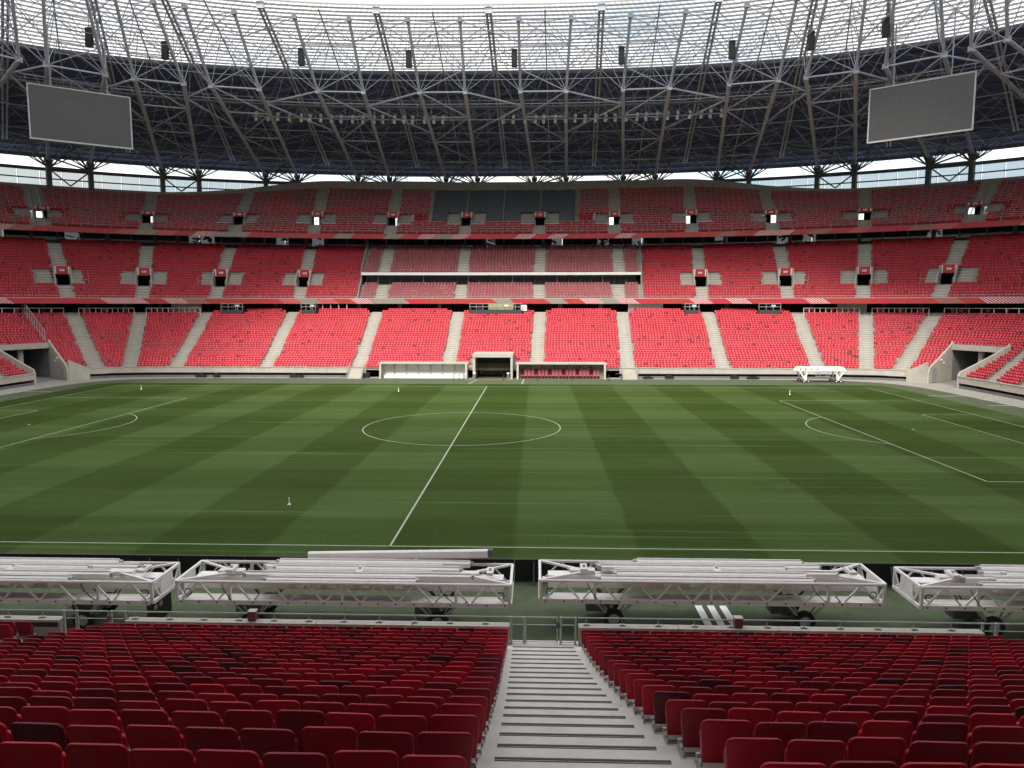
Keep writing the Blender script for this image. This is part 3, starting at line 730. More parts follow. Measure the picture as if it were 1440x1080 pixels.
for (a,b) in ((VIP[0],0),(VIP[1],1)):
    mb=MB(); A=MIDT.p(a,0.0); pts=[]
    for f in np.linspace(0,1,12): pts.append((f,max(12.3+.5*22*f,zv(0)+.6*(f-F0)/(F1-F0)*VR if f>F0 else 0)+.85))
    B=MIDT.p(a,1.0); L=np.linalg.norm(B-A); d=(B-A)/L; nn=np.array([-d[1],d[0]])
    mb.prism([(f*L,12.3+.5*22*f-.6) for f in np.linspace(0,1,12)]+[(f*L,z) for f,z in pts[::-1]],V3(A,0),V3(d,0),(0,0,1),V3(nn,0),.2); mb.build('side_wall',M['concrete'],vip)
    rail_run([V3(MIDT.p(a,f),z-.05) for f,z in pts[1:-1]],.6,vip,'handrail',8,.04,0)
vt=Tier(MIDT.F,MIDT.B,22,zmid,'mid')
SV=(np.array(SEATV)*np.array([1.12,1,1.06])).tolist()
pos,tx,ty,info=row_seats(MIDT,VIP[0]+.03,VIP[1]-.03,[3,4,5,6,7,8],range(6),pitch=.62,half=1.05)
class VT: 
    rows=VR
    @staticmethod
    def p(u,f): return MIDT.p(u,F0+(F1-F0)*f)
    @staticmethod
    def z(j,u): return zv(j)
p2,t2,y2,i2=row_seats(VT,VIP[0]+.03,VIP[1]-.03,[3,4,5,6,7,8],range(VR),pitch=.62,half=1.05)
pos+=p2;tx+=t2;ty+=y2
stuff(mass('seats',SV,SEATF,pos,tx,ty,M['vip_seat'],[1 if rng.random()<.2 else 0 for _ in pos],vip),'maroon padded lounge seats in rows')
for k in (4,5,6,7):
    mb=MB()
    for j in range(VR):
        f=F0+(F1-F0)*(j+.74)/VR; P,t,r,ds=MIDT.frame(k,f); mb.obox(V3(P,zv(j)+.15),V3(t*1.0,0),V3(r*.28,0),(0,0,.15))
    mb.build('aisle_stair',M['concrete_light'],vip)
# fascias in panels
def fascia(T,z0,z1,name,m,label,ua,ub,plen=5.2):
    e=empty(name,V3(T.F.px(0),z0),label,'fascia')
    s0,s1=np.interp(ua,T.U,T.A),np.interp(ub,T.U,T.A); n=int((s1-s0)/plen)
    for i in range(n):
        mb=MB(); uv=[]; q=np.linspace(s0+(s1-s0)*i/n+.02,s0+(s1-s0)*(i+1)/n-.02,4); 
        for k in range(3):
            A,B=T.F.at(q[k]),T.F.at(q[k+1]); sc=1-.25/np.linalg.norm(A); sb=1+.12/np.linalg.norm(A)
            L=q[k+1]-q[k]
            mb.add([V3(A*sc,z0),V3(B*sc,z0),V3(B*sc,z1),V3(A*sc,z1),V3(B*sb,z1),V3(A*sb,z1),V3(B*sb,z0),V3(A*sb,z0)],[(0,1,2,3),(3,2,4,5),(0,7,6,1)])
            uv+=[(q[k],0),(q[k+1],0),(q[k+1],1),(q[k],1)]+[(q[k],1),(q[k+1],1),(q[k+1],1),(q[k],1)]+[(q[k],0)]*4
        mb.build('fascia_panel',m,e,uv=uv)
    return e
fascia(MIDT,11.62,12.55,'lower_fascia',M['fascia1'],'long red fascia with printed stripes under the middle tier',-3.2,14.2)
ring_strip(MIDT.F,12.3,MIDT.F,12.66).build('parapet',M['concrete_light'],mid)
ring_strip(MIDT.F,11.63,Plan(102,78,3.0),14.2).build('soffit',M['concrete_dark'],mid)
mb=MB()
for u in np.arange(-1.6,12.6,.0625):
    A,B=MIDT.F.at(np.interp(u,MIDT.U,MIDT.A)),MIDT.F.at(np.interp(u+.0625,MIDT.U,MIDT.A)); mb.tube(V3(A,13.0),V3(B,13.0),.03,5); mb.tube(V3(A,12.6),V3(A,13.0),.02,4)
mb.build('front_rail',M['galv'],mid)
fascia(UPT,24.55,25.5,'upper_fascia',M['fascia2'],'long red fascia with printed stripes under the upper tier',-3.2,14.2)
# ================================================================== glazing between middle and upper tier
glz=empty('lounge_glazing',(0,88,23.4),'band of dark lounge windows behind the top row of the middle tier','window band')
PG=Plan(122.3,88.2,2.2)
ring_strip(MIDT.B,23.32,Plan(134,99,2.2),23.3).build('floor',M['concrete'],glz)
sA,sB=PG.sx(-112),PG.sx(112); n=62
for i in range(n):
    A,B=PG.at(sA+(sB-sA)*(i+.02)/n),PG.at(sA+(sB-sA)*(i+.98)/n); d=B-A; L=np.linalg.norm(d); d/=L; nn=np.array([-d[1],d[0]])
    mb=MB(); mb.obox(V3((A+B)/2,25.4),V3(d*L/2,0),V3(nn*.02,0),(0,0,2.1)); pn=mb.build('glass_pane',M['glass'],glz)
    mb=MB(); mb.obox(V3(A,25.4),V3(d*(.35 if i%3==0 else .06),0),V3(nn*(.3 if i%3==0 else .06),0),(0,0,2.1)); mb.build('mullion',M['concrete_dark'],pn)
# random facade bars added outside to break the window daylight into specks
ft=empty('facade_speck_lattice',(0,103,22),'added random facade bars breaking the daylight behind the lounge windows into specks','facade')
PO=Plan(137,103,2.2); sA,sB=PO.sx(-125),PO.sx(125); n=110; mb=MB()
for i in range(n):
    A=PO.at(sA+(sB-sA)*i/n); B=PO.at(sA+(sB-sA)*(i+1)/n); h=rng.uniform(.5,.9)
    for _ in range(7):
        q=A+(B-A)*rng.random(); q2=A+(B-A)*rng.random(); z_=rng.uniform(24.0,27.6); mb.bar(V3(q,z_),V3(q2+(B-A)*.2,z_+rng.uniform(-.9,.9)),.2,rng.uniform(.15,.5))
    if rng.random()<.72: mb.bar(V3(A,25.2),V3(B,25.2),.3,4.6+rng.random())
mb.build('lattice',M['steel_dark'],ft)
ring_strip(PO,0,PO,23.3).build('outer_wall',M['concrete_dark'],ft)
# ================================================================== UPPER TIER
up=empty('upper_tier',(0,81,24.5),'steep shaded upper seating tier with rails in front of every row','grandstand')
UVOM=list(range(12)); UJ0,UJ1=4,8
COV=(4.53,6.47)
skipu=[vskip(UPT,k,1.3,UJ0,UJ1) for k in UVOM]
terrace(UPT,'terrace',up,skip=skipu)
def excl_up(j,u):
    if COV[0]-.05<u<COV[1]+.05 and j>=5: return True
    for k in UVOM:
        if UJ0<=j<UJ1:
            P,t,r,ds=UPT.frame(k,j/20)
            if abs(u-k)*ds<3.7: return True
    P=UPT.p(u,j/20)
    if abs(abs(u-5.5)-5.52)<.075: return True
    return False
pos,tx,ty,info=row_seats(UPT,-2.95,13.95,range(-3,15),range(20),excl=excl_up,pitch=.52)
mi=[2 if rng.random()<.03 else (1 if rng.random()<.3 else 0) for _ in pos]
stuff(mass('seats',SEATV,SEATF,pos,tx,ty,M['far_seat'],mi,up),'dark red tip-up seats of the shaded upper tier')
mb=MB()
for j in range(20):
    f=(j+.02)/20
    for k in range(-1,13):
        for a,b in ((k-.93,k-.07),):
            if j>=5 and a>COV[0] and b<COV[1]: continue
            lo,hi=a,b
            if j>=5 and lo<COV[0]<hi: hi=COV[0]-.06
            if j>=5 and lo<COV[1]<hi: lo=COV[1]+.06
            if UJ0<=j<UJ1: lo,hi=lo+.18,hi-.18
            if hi<=lo: continue
            n=6; us=np.linspace(lo,hi,n+1); pts=[V3(UPT.p(u,f),UPT.z(j,u)+.86) for u in us]
            for p,q in zip(pts[:-1],pts[1:]): mb.tube(p,q,.04,4)
            for i,u in enumerate(us):
                uu=u+(.5*(hi-lo)/n if j%2 else 0)
                if uu<=hi: P=V3(UPT.p(uu,f),UPT.z(j,uu)); mb.tube(P,P+np.array((0,0,.86)),.045,4)
rl=mb.build('row_rails',M['frame'],up); stuff(rl)
for k in range(-1,13):
    if k not in (5,6): 
        aisle_steps(UPT,k,UJ1+1 if k in UVOM else 0,19,.9,'aisle_stair',up,M['concrete'])
    if k in UVOM: aisle_steps(UPT,k,0,UJ0,.9,'aisle_stair',up,M['concrete'])
for i,k in enumerate(UVOM):
    lab=['by the handrail-side corner column','second from the handrail-side corner','third from the handrail-side corner','fourth from the handrail-side corner','next to the grey covers on the handrail-side side','between the two outer grey covers, handrail-side half','between the two outer grey covers, trolley-side half','next to the grey covers on the trolley-side side','fourth from the trolley-side corner','third from the trolley-side corner','second from the trolley-side corner','by the trolley-side corner gangway'][i]
    vomitory(UPT,k,UJ0,UJ1,up,1.2,3.2,ledge=True,rear='dark' if k in (5,6,2) else 'open',lab=lab)
# tarpaulins
for i in range(4):
    a,b=[(COV[0],4.985),(5.015,5.49),(5.51,5.985),(6.015,COV[1])][i]
    us=np.linspace(a,b,14); mb=MB(); rows_=range(5,20); pts={}
    for ci,u in enumerate(us):
        for j in range(5,20):
            if j<UJ1+1 and min(abs(u-5),abs(u-6))*15<3.8: 
                pass
            for k,(ff,dz) in enumerate(((j+.1,.52),(j+.62,.86))):
                P=UPT.p(u,ff/20); pts[ci,2*j+k]=V3(P,UPT.z(j,u)+dz*.75+rng.normal(0,.045)+.06*math.sin(ci*1.3+j*.8))
    for ci in range(13):
        um=(us[ci]+us[ci+1])/2
        for q in range(10,39):
            if q<2*(UJ1+1) and min(abs(um-5),abs(um-6))*15<3.9: continue
            mb.quad(pts[ci,q],pts[ci+1,q],pts[ci+1,q+1],pts[ci,q+1])
    c=MB(); e=mb.build('seat_cover',M['tarp']); tag(e,['grey tarpaulin over upper seats, touching the handrail-side red block','grey tarpaulin over upper seats, inner one on the handrail-side half','grey tarpaulin over upper seats, inner one on the trolley-side half','grey tarpaulin over upper seats, touching the trolley-side red block'][i],'tarpaulin','grey covers over the upper seats')
    mb=MB(); u=b
    mb.path([V3(UPT.p(b+.01,j/20),UPT.z(j,b)+1.05) for j in (5,12,19)],.05); mb.path([V3(UPT.p(b+.01,j/20),UPT.z(j,b)+.6) for j in (5,12,19)],.05) if i in (1,3) else None
    hrl=mb.build('cover_rail',M['galv'] if i!=1 else M['flood'],up)
# wide gangways by the outer screens
mb=MB()
for u in (11.0+.02,):
    pass
for uo in (-.02,11.02):
    for s in (-1,1):
        for j in range(0,19):
            P,t,r,ds=UPT.frame(uo,j/20); q=P+t*s*.75+0
            mb.tube(V3(q,UPT.z(j,uo)),V3(q,UPT.z(j,uo)+1.0),.035,4)
        mb.path([V3(UPT.frame(uo,j/20)[0]+UPT.frame(uo,j/20)[1]*s*.75,UPT.z(j,uo)+1.0) for j in range(0,19,3)],.04,5)
mb.build('gangway_rail',M['galv'],up)
# underside of the upper tier and concrete rim
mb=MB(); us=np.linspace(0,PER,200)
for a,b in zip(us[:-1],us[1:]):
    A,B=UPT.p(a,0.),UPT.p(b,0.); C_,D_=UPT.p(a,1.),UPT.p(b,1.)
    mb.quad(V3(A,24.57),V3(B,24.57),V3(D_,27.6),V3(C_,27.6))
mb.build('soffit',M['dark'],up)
mb=MB(); us=np.linspace(0,PER,361)
for a,b in zip(us[:-1],us[1:]):
    A,B=UPT.p(a,.999),UPT.p(b,.999); za,zb=UPT.z(19,a),UPT.z(19,b); k=1+2.6/np.linalg.norm(A)
    ha=2.5-1.15*(1-(riser_up(a)-.428)/.132); hb=2.5-1.15*(1-(riser_up(b)-.428)/.132)
    mb.quad(V3(A,za),V3(B,zb),V3(B,zb+hb),V3(A,za+ha)); mb.quad(V3(A,za+ha),V3(B,zb+hb),V3(B*k,zb+hb),V3(A*k,za+ha))
    mb.quad(V3(A*k,za+ha),V3(B*k,zb+hb),V3(B*k,zb-3),V3(A*k,za-3))
mb.build('rim',M['concrete'],up)
def rimz(P):
    u=np.interp(P[0],[UPT.p(k,1.)[0] for k in np.linspace(-1,12,131)],np.linspace(-1,12,131)); return UPT.z(19,u)+2.5-1.15*(1-(riser_up(u)-.428)/.132)
# glass wind screen above the rim
ws=empty('wind_screen',(0,100,36),'glass wind screen with dark rails standing on the stadium rim','wind screen')
PW=Plan(130.5,100.0,2.2)
for side in (-1,1):
    xs=np.linspace(36,112,26)
    for i in range(25):
        A,B=PW.px(side*xs[i]),PW.px(side*(xs[i+1]-.12)); za=min(rimz(A),37.6)-.1; zt=38.0
        if zt-za<.35: continue
        mb=MB(); d=B-A; nn=np.array([-d[1],d[0]]); nn/=np.linalg.norm(nn)
        mb.prism([(0,za),(1,za),(1,zt),(0,zt)],V3(A,0),V3(d,0),(0,0,1),V3(nn,0),.04); gp=mb.build('glass_pane',M['windglass'],ws)
        mb=MB(); mb.tube(V3(B,za),V3(B,zt),.05,5); mb.build('mullion',M['white'],gp)
    for zz,hh in ((38.0,.62),(36.2,.22)):
        mb=MB()
        for i in range(25):
            A,B=PW.px(side*xs[i]),PW.px(side*xs[i+1]); mb.bar(V3(A,zz),V3(B,zz),.35,hh)
        mb.build('rail',M['steel_dark'],ws)
# maintenance bridge rails seen above the rim near the middle
for side in (-1,1):
    mb=MB()
    for zz in (38.8,39.4,40.0,40.5):
        mb.path([V3(PW.px(side*x)*1.03,zz) for x in (14.5,18,22,25.5)],.07 if zz<40 else .05,5)
    for x in np.arange(14.5,25.6,1.1): mb.tube(V3(PW.px(side*x)*1.03,38),V3(PW.px(side*x)*1.03,40.6),.05,4)
    bo=mb.build('rim_gantry',M['steel_dark']); tag(bo,'dark railed gantry on the rim between two roof columns, '+('handrail-side half' if side<0 else 'trolley-side half'),'gantry')

# ================================================================== ROOF
RING=[(133,104,2.2,41.3),(90,58,2.5,50.0),(61,40,2.6,53.5)]
def ringpar(wv):
    k=min(int(wv),1); t=wv-k; return [RING[k][i]*(1-t)+RING[k+1][i]*t for i in range(4)]
def ringpt(wv,th,dz=0):
    a,b,n,z=ringpar(wv); c,s=math.cos(th),math.sin(th); r=(abs(c/a)**n+abs(s/b)**n)**(-1/n); return np.array([r*c,r*s,z+dz])
def roofz(P):
    lo,hi=-.2,2.0
    for _ in range(40):
        m=(lo+hi)/2; a,b,n,z=ringpar(max(0,m)) if m>=0 else (RING[0][0]*(1-m*.3),RING[0][1]*(1-m*.3),2.2,41.3+m*9)
        if abs(P[0]/a)**n+abs(P[1]/b)**n>1: hi=m
        else: lo=m
    return ringpar(max(0,lo))[3]
roof=empty('stadium_roof',(0,104,41),'ring roof with dark cladding outside and white translucent panels towards the opening','roof')
NT=360; TH=[2*math.pi*i/NT for i in range(NT)]
def roof_sheet(w0,w1,k,dz,m,name,par=None,th0=0,th1=NT):
    mb=MB()
    for j in range(k):
        a,b=w0+(w1-w0)*j/k,w0+(w1-w0)*(j+1)/k
        for i in range(th0,th1):
            t,s=TH[i%NT],TH[(i+1)%NT]; mb.quad(ringpt(a,t,dz),ringpt(a,s,dz),ringpt(b,s,dz),ringpt(b,t,dz))
    return mb.build(name,m,roof)
roof_sheet(0,1,8,0,M['cladding'],'dark_cladding')
# translucent bands, each a row of panels lapped over the next, purlin under each lap
NB=20
for q in range(NB):
    a,b=1+q/NB,1+(q+1)/NB; mb=MB()
    for i in range(NT):
        t,s=TH[i],TH[(i+1)%NT]
        A,B,C_,D_=ringpt(a,t,.10),ringpt(a,s,.10),ringpt(b,s,-.02),ringpt(b,t,-.02); mb.quad(A,B,C_,D_)
    mb.build('translucent_panel_row',M['poly'],roof)
def arc_tube(wv,dz,r,name,m,par,i0=0,i1=NT,step=1,n=5,ww=None):
    mb=MB()
    for i in range(i0,i1,step):
        A,B=ringpt(wv,TH[i%NT],dz),ringpt(wv,TH[(i+step)%NT],dz)
        if ww: mb.bar(A,B,ww[0],ww[1])
        else: mb.tube(A,B,r,n)
    return mb.build(name,m,par)
for q in range(NB+1): arc_tube(1+q/NB,-.20,.1,'purlin',M['rib'],roof,0,NT,1,ww=(.12,.18))
for q in range(1,16): arc_tube(q/16,-.25,.1,'purlin',M['steel_dark'],roof,0,NT,1,ww=(.18,.3))
arc_tube(2.0,-.1,.1,'inner_gutter',M['frame'],roof,0,NT,1,ww=(.2,.22))
arc_tube(0,-.25,.1,'edge_beam',M['steel_dark'],roof,0,NT,1,ww=(.3,.6))
arc_tube(1.0,-.42,.1,'edge_beam',M['steel_dark'],roof,0,NT,1,ww=(.3,.5))
mb=MB()
for i in range(25,156,1):
    for o_ in (0,.5):
        th=TH[i]+o_*(TH[1]-TH[0]); 
        if i%1==0 and o_==0: p=ringpt(.02,th,-.3); mb.tube(p,p-np.array((0,0,.9)),.05,4)
mb.build('edge_hangers',M['frame'],roof)
# paired trusses on two columns
CX=[6.4,13.5,26.1,33.0,45.8,52.2,64.9,71.3,82.7,88.6,100,105]
NX=[4.3,11.4,20.1,27.1,35.7,42.4,46.0,52.0,55.2,60.8,63,65.5]
TX=[4.2,11.7,20.05,27.6,35.5,41.5,45.0,49.0,51.8,55.2,57.5,59.5]
PC,PN,PT=Plan(126,100.5,2.2),Plan(72,50,2.8),Plan(64,42,2.6)
def chord(i,side):
    c,n_,t=PC.px(side*CX[i]),PN.px(side*NX[i]),PT.px(side*TX[i]); return V3(c,39.6),V3(n_,44.3),V3(t,52.0)
def chord_at(ch,p):   # p 0..1 outer..node, 1..2 node..tip
    a,b,c=ch; return a*(1-p)+b*p if p<=1 else b*(2-p)+c*(p-1)
def upper_line(xo,xi,side):
    A=PC.px(side*xo)*.985; B=Plan(61.8,40.6,2.6).px(side*xi)
    return lambda q: (lambda P: V3(P,roofz(P)-.75))(A*(1-q)+B*q)
def plan_q(ch,U,p):
    P=chord_at(ch,p)[:2]; A,B=U(0)[:2],U(1)[:2]; d=B-A; return float(np.clip((P-A)@d/(d@d),0.0,1.0))
WORD=['first','second','third','fourth','fifth','sixth']; SIDE={-1:'white dugout',1:'maroon dugout'}
ST=[0.0,.26,.52,.78,1.0,1.33,1.66,2.0]
WS=[0.0,.25,.5,.75,1.0,1.35,1.7,2.0]
def truss(pair,side):
    i0,i1=2*pair,2*pair+1; c0,c1=chord(i0,side),chord(i1,side)
    xm_o=(CX[i0]+CX[i1])/2; xm_i=(TX[i0]+TX[i1])/2
    S=upper_line(xm_o,xm_i,side)
    e=empty('roof_truss',(c0[0]+c1[0])/2,f"paired tube roof truss, {WORD[pair]} from the halfway line on the {SIDE[side]} side",'roof truss','roof trusses around the bowl')
    for ch in (c0,c1):
        mb=MB(); mb.tube(ch[0],ch[1],.30,8); mb.tube(ch[1],ch[2],.22,8)
        mb.obox(ch[1],(.3,0,0),(0,.3,0),(0,0,.35)); mb.obox(ch[2],(.32,0,0),(0,.32,0),(0,0,.26)); mb.build('lower_chord',M['steel'],e)
    mb=MB()
    qs=np.linspace(0,1,14)
    for a,b in zip(qs[:-1],qs[1:]): mb.tube(S(a),S(b),.11,6)
    mb.build('upper_chord',M['steel'],e)
    web=MB(); cross=MB()
    for ch in (c0,c1):
        for k in range(len(WS)-1):
            a,b=chord_at(ch,WS[k]),chord_at(ch,WS[k+1]); m=(WS[k]+WS[k+1])/2; u=S(plan_q(ch,S,m)); rb=.05 if WS[k]<1 else .06; web.tube(a,u,rb,5); web.tube(u,b,rb,5)
    flip=False
    for k in range(1,len(ST)):
        a0,a1=chord_at(c0,ST[k]),chord_at(c1,ST[k]); b0,b1=chord_at(c0,ST[k-1]),chord_at(c1,ST[k-1])
        r=.12 if ST[k]<=1 else .07
        if k<len(ST)-1: cross.tube(a0,a1,r,6)
        cross.tube(b0 if flip else b1,a1 if flip else a0,r,6); flip=not flip
    web.build('web_bracing',M['steel'],e); cross.build('cross_bracing',M['steel'],e)
    return e,c0,c1
CH={}
for pair in range(6):
    for side in (-1,1):
        e,c0,c1=truss(pair,side); CH[pair,side]=(c0,c1)
def gap_beam(cl,cr,xo,xi,side,lab):
    U=upper_line(xo,xi,side); e=empty('roof_girder',U(0),'double tube roof girder between truss pairs, '+lab,'roof girder','roof girders between the trusses')
    a=U(0)[:2]; b=U(1)[:2]; d=(b-a)/np.linalg.norm(b-a); nn=np.array([-d[1],d[0],0])
    for s in (-1,1):
        mb=MB(); qs=np.linspace(0.02,1,16)
        for p,q in zip(qs[:-1],qs[1:]): mb.tube(U(p)+nn*.3*s,U(q)+nn*.3*s,.19,8)
        mb.build('girder_tube',M['steel'],e)
    mb=MB()
    for q in np.linspace(.04,.98,13): mb.bar(U(q)-nn*.3,U(q)+nn*.3,.1,.16)
    mb.obox(U(1)+np.array((0,0,.1)),nn*.5,np.r_[d*.3,0],(0,0,.45)); mb.build('girder_tie',M['steel'],e)
    web=MB()
    for ch in (cl,cr):
        for k in range(len(WS)-1):
            a,b=chord_at(ch,WS[k]),chord_at(ch,WS[k+1]); m=(WS[k]+WS[k+1])/2; u=U(plan_q(ch,U,m)); rb=.05 if WS[k]<1 else .06; web.tube(a,u,rb,5); web.tube(u,b,rb,5)
    web.build('web_bracing',M['steel'],e)
    cross=MB(); fl=False; idx=[(1.66,1.33),(1.33,1.66),(1.33,1.0),(1.0,.86),(.86,.55),(.55,.55)]
    for p,q in [(1.0,.88),(.88,.62)]:
        A=chord_at(cl if not fl else cr,p); B=chord_at(cr if not fl else cl,q); cross=MB(); cross.tube(A,B,.15,6); fl=not fl; cross.build('cross_brace',M['steel'],e)
    for p,q in [(1.66,1.33),(1.33,1.66),(2.0,1.7)]:
        cross=MB(); cross.tube(chord_at(cl,p),chord_at(cr,q),.07,5); cross.build('cross_brace',M['steel'],e)
gap_beam(CH[0,-1][0],CH[0,1][0],0,0,1,'right above the players tunnel')
for side in (-1,1):
    for pr in range(5):
        gap_beam(CH[pr,side][1],CH[pr+1,side][0],(CX[2*pr+1]+CX[2*pr+2])/2,(TX[2*pr+1]+TX[2*pr+2])/2,side,f'{WORD[pr]} beyond the tunnel on the {SIDE[side]} side')
# columns with fanned struts
for side in (-1,1):
    for i in range(12):
        P=PC.px(side*CX[i]); zb=rimz(P)-2.2; e=empty('roof_column',V3(P,zb),f"dark rim column with fanned struts, {['inner','outer'][i%2]} leg of the {WORD[i//2]} pair, {SIDE[side]} side",'roof column','roof columns on the rim')
        t=np.array([P[1],-P[0]]); t=t/np.linalg.norm(t); r=P/np.linalg.norm(P)
        mb=MB(); mb.obox(V3(P,(zb+39.8)/2),V3(t*.42,0),V3(r*.5,0),(0,0,(39.8-zb)/2)); mb.obox(V3(P,39.5),V3(t*.6,0),V3(r*.6,0),(0,0,.35)); mb.build('post',M['steel_dark'],e)
        mb=MB()
        for k,(dx,dr) in enumerate(((-5.2,2.5),(-3.6,2.5),(-2.2,2.0),(2.2,2.0),(3.6,2.5),(5.2,2.5),(-4.4,-4),(4.4,-4))):
            q=P+t*dx+r*dr; mb.tube(V3(P+t*np.sign(dx)*.3,38.3),V3(q,min(roofz(q),43)-.3),.13,5)
        mb.build('strut',M['steel_dark'],e)
    for pr in range(6):
        A,B=PC.px(side*CX[2*pr]),PC.px(side*CX[2*pr+1]); z0=max(rimz(A),rimz(B))
        mb=MB(); mb.bar(V3(A,38.2),V3(B,38.2),.3,.35); mb.bar(V3(A,38.1),V3(B,40.2),.25,.3)
        if z0<36.4: mb.bar(V3(A,38.0),V3((A+B)/2,z0+.1),.22,.25); mb.bar(V3(B,38.0),V3((A+B)/2,z0+.1),.22,.25)
        o=mb.build('column_tie',M['steel_dark']); tag(o,f'dark cross brace tying the {WORD[pr]} pair of roof columns on the {SIDE[side]} side','brace','braces between roof columns')
mb=MB()
i0,i1=24,157
for i in range(i0,i1):
    for k in range(8):
        a,b=.06+.94*k/8,.06+.94*(k+1)/8
        if i%2==0: mb.tube(ringpt(a,TH[i],-.5),ringpt(b,TH[i],-.5),.045,4)
        if i%4==0: 
            p,q=(i,i+4) if k%2 else (i+4,i); mb.tube(ringpt(a,TH[p],-.6),ringpt(b,TH[q],-.6),.05,4)
    mb.tube(ringpt(1.02,TH[i],-.12),ringpt(1.98,TH[i],-.12),.035,4)
stuff(mb.build('secondary_lattice',M['steel'],roof))
mb=MB()
order=[chord(i,-1) for i in range(11,-1,-1)]+[chord(i,1) for i in range(12)]
for p in (.12,.38,.62,.90,1.18,1.5,1.84):
    pts=[chord_at(c,p) for c in order]
    for a,b in zip(pts[:-1],pts[1:]): mb.tube(a,b,.05 if p<1 else .04,5)
stuff(mb.build('ring_ties',M['steel'],roof))
# catwalk and floodlights
cw=empty('roof_catwalk',(0,60,45),'railed steel catwalk hung under the dark roof above the floodlights','catwalk')
PK=Plan(88,60,2.5); PFl=Plan(88,61.3,2.5)
mb=MB(); mr=MB(); xs=np.linspace(-72,72,60)
for a,b in zip(xs[:-1],xs[1:]):
    A,B=PK.px(a),PK.px(b); mb.bar(V3(A,44.6),V3(B,44.6),.9,.2); mr.tube(V3(A,45.7),V3(B,45.7),.04,4); mr.tube(V3(A,45.2),V3(B,45.2),.03,4); mr.tube(V3(A,44.6),V3(A,45.7),.035,4)
    C_=PFl.px(a); 
    if abs(a)<36: mr.tube(V3(A,44.6),V3(C_,43.0),.04,4)
mb.build('deck',M['steel_dark'],cw); mr.build('rail',M['steel'],cw)
mb=MB(); xs=np.linspace(-41,38,44)
for a,b in zip(xs[:-1],xs[1:]): mb.tube(V3(PFl.px(a),42.9),V3(PFl.px(b),42.9),.07,5)
mb.build('lamp_rail',M['frame'],cw)
fx=[x for x in np.arange(-40,37.5,1.72) if not (-7.6<x<1.0)]
FLM=None
for i,x in enumerate(fx):
    P=PFl.px(x+rng.uniform(-.2,.2)); e=empty('floodlight',V3(P,42.9),'pale twin floodlight clamped to the lamp rail under the roof','floodlight','floodlights on the lamp rail')
    if FLM is None:
        off=V3(P,42.9); h=MB(); tl=.18
        for s in (1,-1): h.obox(off+np.array((.06*s,-.15,s*.55)),(.30,0,0),(0,.22,-.06*s),(0,.1*s,.34))
        a=h.build('lamp_head',M['flood'],e); k=MB(); 
        k.obox(off+np.array((.06,-.40,.50)),(.25,0,0),(0,.012,0),(0,.06,.28)); k2=MB(); k2.obox(off+np.array((-.06,-.40,-.50)),(.25,0,0),(0,.012,0),(0,-.06,.28)); b2=k2.build('lens',M['lens'],e)
        b=k.build('lens',M['lens'],e); y=MB(); y.bar(off+np.array((0,0,-.6)),off+np.array((0,0,.6)),.08,.08); c=y.build('yoke',M['steel_dark'],e); FLM=[a.data,b.data,b2.data,c.data]
    else:
        for nm,d in zip(('lamp_head','lens','lens','yoke'),FLM): o=bpy.data.objects.new(nm,d); COL.objects.link(o); o.parent=e
    e.rotation_euler=(R(rng.uniform(-8,8)),0,R(rng.uniform(-40,40))); e.scale=(.74,.74,.74)
# hanging loudspeakers
for px_,side,i,q in ((0,-1,8,1.45),(0,-1,6,1.42),(0,-1,3,1.47),(0,-1,1,1.47),(0,1,0,1.47),(0,1,2,1.47),(0,1,4,1.45),(0,1,6,1.45),(0,1,8,1.45)):
    ch=chord(i,side); p=chord_at(ch,q)+np.array((-.75,-.3,.3)); e=empty('loudspeaker',p,'black line array loudspeaker hung beside a roof truss under the translucent roof','loudspeaker','loudspeakers hung from the roof')
    for k in range(6):
        mb=MB(); mb.obox(p+np.array((0,-.05*k*k*.12,-k*.42+.8)),(.42,0,0),(0,.32,0),(0,-.03*k*.3,.195)); mb.build('speaker_box',M['black'],e)
    mb=MB(); mb.bar(p+np.array((0,0,1.0)),p+np.array((0,0,2.6)),.06,.06); mb.bar(p+np.array((-.4,0,1.05)),p+np.array((.4,0,1.05)),.08,.08); mb.build('bracket',M['steel_dark'],e)
